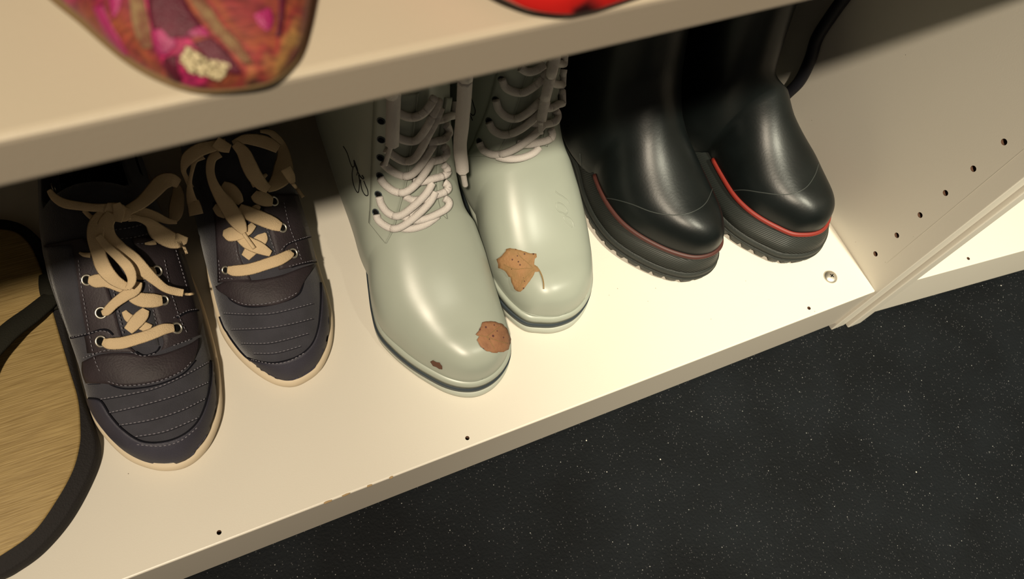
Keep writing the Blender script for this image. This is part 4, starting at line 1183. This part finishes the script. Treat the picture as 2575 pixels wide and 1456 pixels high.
# ================================================================== shoes on the upper shelf
ZU = .4296
def low_shoe(root, olp, dors, m_up, m_sole, z0, sole_h, inset, si_=0.0):
    ol = Outline(olp)
    layers('sole', ol, [(z0, 0.002 + si_), (z0 + .0006, 0.0008 + si_), (z0 + sole_h - .0008, 0.0002 + si_), (z0 + sole_h, 0.0015 + si_)], m_sole, root)
    up = body('upper', ol, inset, [(d, z0 + z) for d, z in dors], [], z0 + sole_h - .001, m_up, root, nt=2.2, nb=4, wf=.3)
    return up, ol
mg = empty('slipper', (-0.5, 0.05, ZU), 'magenta and gold brocade slipper toe on the upper shelf, overhanging its edge', 'shoe')
up_m, ol_m = low_shoe(mg, [(x + 1.5, y + 2.0) for x, y in [(-497, -4.5), (-489.5, -4.3), (-484, -1), (-480, 4), (-476, 12), (-471, 24), (-467, 45), (-465, 75), (-468, 110), (-473, 160), (-478, 200), (-489, 222), (-503, 228),
                           (-516, 220), (-526, 195), (-533, 150), (-538, 110), (-540, 80), (-537.5, 56), (-531.5, 36), (-525, 23), (-519, 11), (-513, 3), (-506, -2.5)]],
                      [(0, .006), (.002, .0085), (.006, .0115), (.014, .0155), (.028, .021), (.05, .028), (.08, .035), (.11, .045), (.16, .05), (.2, .05), (.232, .045)],
                      M['brocade'], M['tan_edge'], ZU, .0030, .0004)
SM = Surf([up_m])
k6 = .3107
ZM = lambda X, Y: (60 + k6 * X, k6 * Y)
M['silk'] = mat('magenta_silk', (0.36, 0.018, 0.12), 0.4, 0.4, bump=0.4, bscale=1500, var=0.4, vscale=150)
M['maroon'] = mat('maroon_silk', (0.10, 0.006, 0.022), 0.5, 0.35, bump=0.4, bscale=1500, var=0.4, vscale=150)
M['gold'] = mat('old_gold_thread', (0.27, 0.17, 0.08), 0.5, 0.4, bump=0.8, bscale=1800, col2=(0.16, 0.05, 0.03), vscale=330)
for A, B, mt in (
        ([(1000, -60), (1010, 100), (1040, 230), (1060, 330)], [(1280, -60), (1340, 60), (1420, 170), (1490, 280)], 'maroon'),
        ([(1050, 240), (1055, 330), (1085, 440)], [(1130, 240), (1240, 340), (1150, 450)], 'silk'),
        ([(1250, 340), (1290, 310), (1330, 300)], [(1400, 210), (1460, 220), (1510, 290)], 'silk'),
        ([(1370, 345), (1480, 480), (1600, 560), (1700, 600)], [(1520, 300), (1640, 410), (1740, 540), (1770, 590)], 'maroon'),
        ([(1130, 470), (1150, 570), (1210, 655)], [(1240, 440), (1250, 560), (1290, 655)], 'maroon'),
        ([(560, 60), (640, 240), (730, 380), (810, 460)], [(640, 40), (720, 220), (790, 340), (850, 440)], 'silk'),
        ([(690, -60), (700, 60), (720, 150)], [(800, -60), (780, 60), (735, 150)], 'silk'),
        ([(850, -60), (870, 120), (900, 260), (960, 400)], [(960, -60), (1000, 100), (1025, 230), (1040, 380)], 'gold'),
        ([(1310, -60), (1400, 80), (1510, 230), (1620, 350), (1780, 520)], [(1420, -60), (1520, 80), (1620, 220), (1740, 340), (1860, 520)], 'gold'),
        ([(1860, 120), (1900, 200), (1960, 250)], [(1990, 60), (2020, 150), (2000, 240)], 'silk'),
        ([(2060, -60), (2060, 120), (2040, 300)], [(2120, -60), (2110, 120), (2080, 300)], 'maroon')):
    strip('brocade_motif', SM, [ZM(*a) for a in A], [ZM(*b_) for b_ in B], M[mt], mg, off=0.0002, nu=8, sub=6, thick=0.0002, puff=.00015)
parts = []
for i in range(170):
    t = random.random(); u = random.uniform(-1, 1)
    x = 1300 + 330 * t + 40 * u; y = 430 + 190 * t - 60 * u + 30 * math.sin(t * 5)
    q = SM.hit(ZM(x, y))
    if q[1] is None: continue
    c = CP + q[0] * q[1][1]; n = q[1][0]; uu = n.orthogonal().normalized(); vv = n.cross(uu)
    r = random.uniform(.0004, .0008); V = []; F = []
    V.append(c + n * r * .9)
    for k in range(6):
        a = k * math.pi / 3; V.append(c + (uu * math.cos(a) + vv * math.sin(a)) * r + n * r * .2)
    for k in range(6): F.append((0, 1 + k, 1 + (k + 1) % 6))
    F.append((6, 5, 4, 3, 2, 1))
    parts.append((V, F))
em = link('embroidery', *merge(parts), M['bead'], mg); em['kind'] = 'stuff'
rd = empty('red_shoe', (-0.40, 0.05, ZU), 'glossy red shoe toe with dark sole on the upper shelf, cut off at the top', 'shoe')
up_d, ol_d = low_shoe(rd, [(x, y + 3.6) for x, y in [(-400, -5), (-413, -5.5), (-421, -4.5), (-428, -1), (-435, 7), (-443, 22), (-450, 45), (-452, 70), (-450, 110), (-442, 160), (-437, 195), (-425, 215), (-410, 220), (-395, 212), (-386, 190),
                           (-376, 150), (-368, 110), (-364, 70), (-364, 40), (-367, 18), (-374, 3), (-386, -3)]],
                      [(0, .0095), (.0012, .0125), (.004, .016), (.010, .020), (.028, .026), (.05, .031), (.08, .037), (.11, .045), (.16, .05), (.19, .05), (.212, .045)],
                      M['patent'], M['dark_sole'], ZU, .0045, -.0006, .0022)
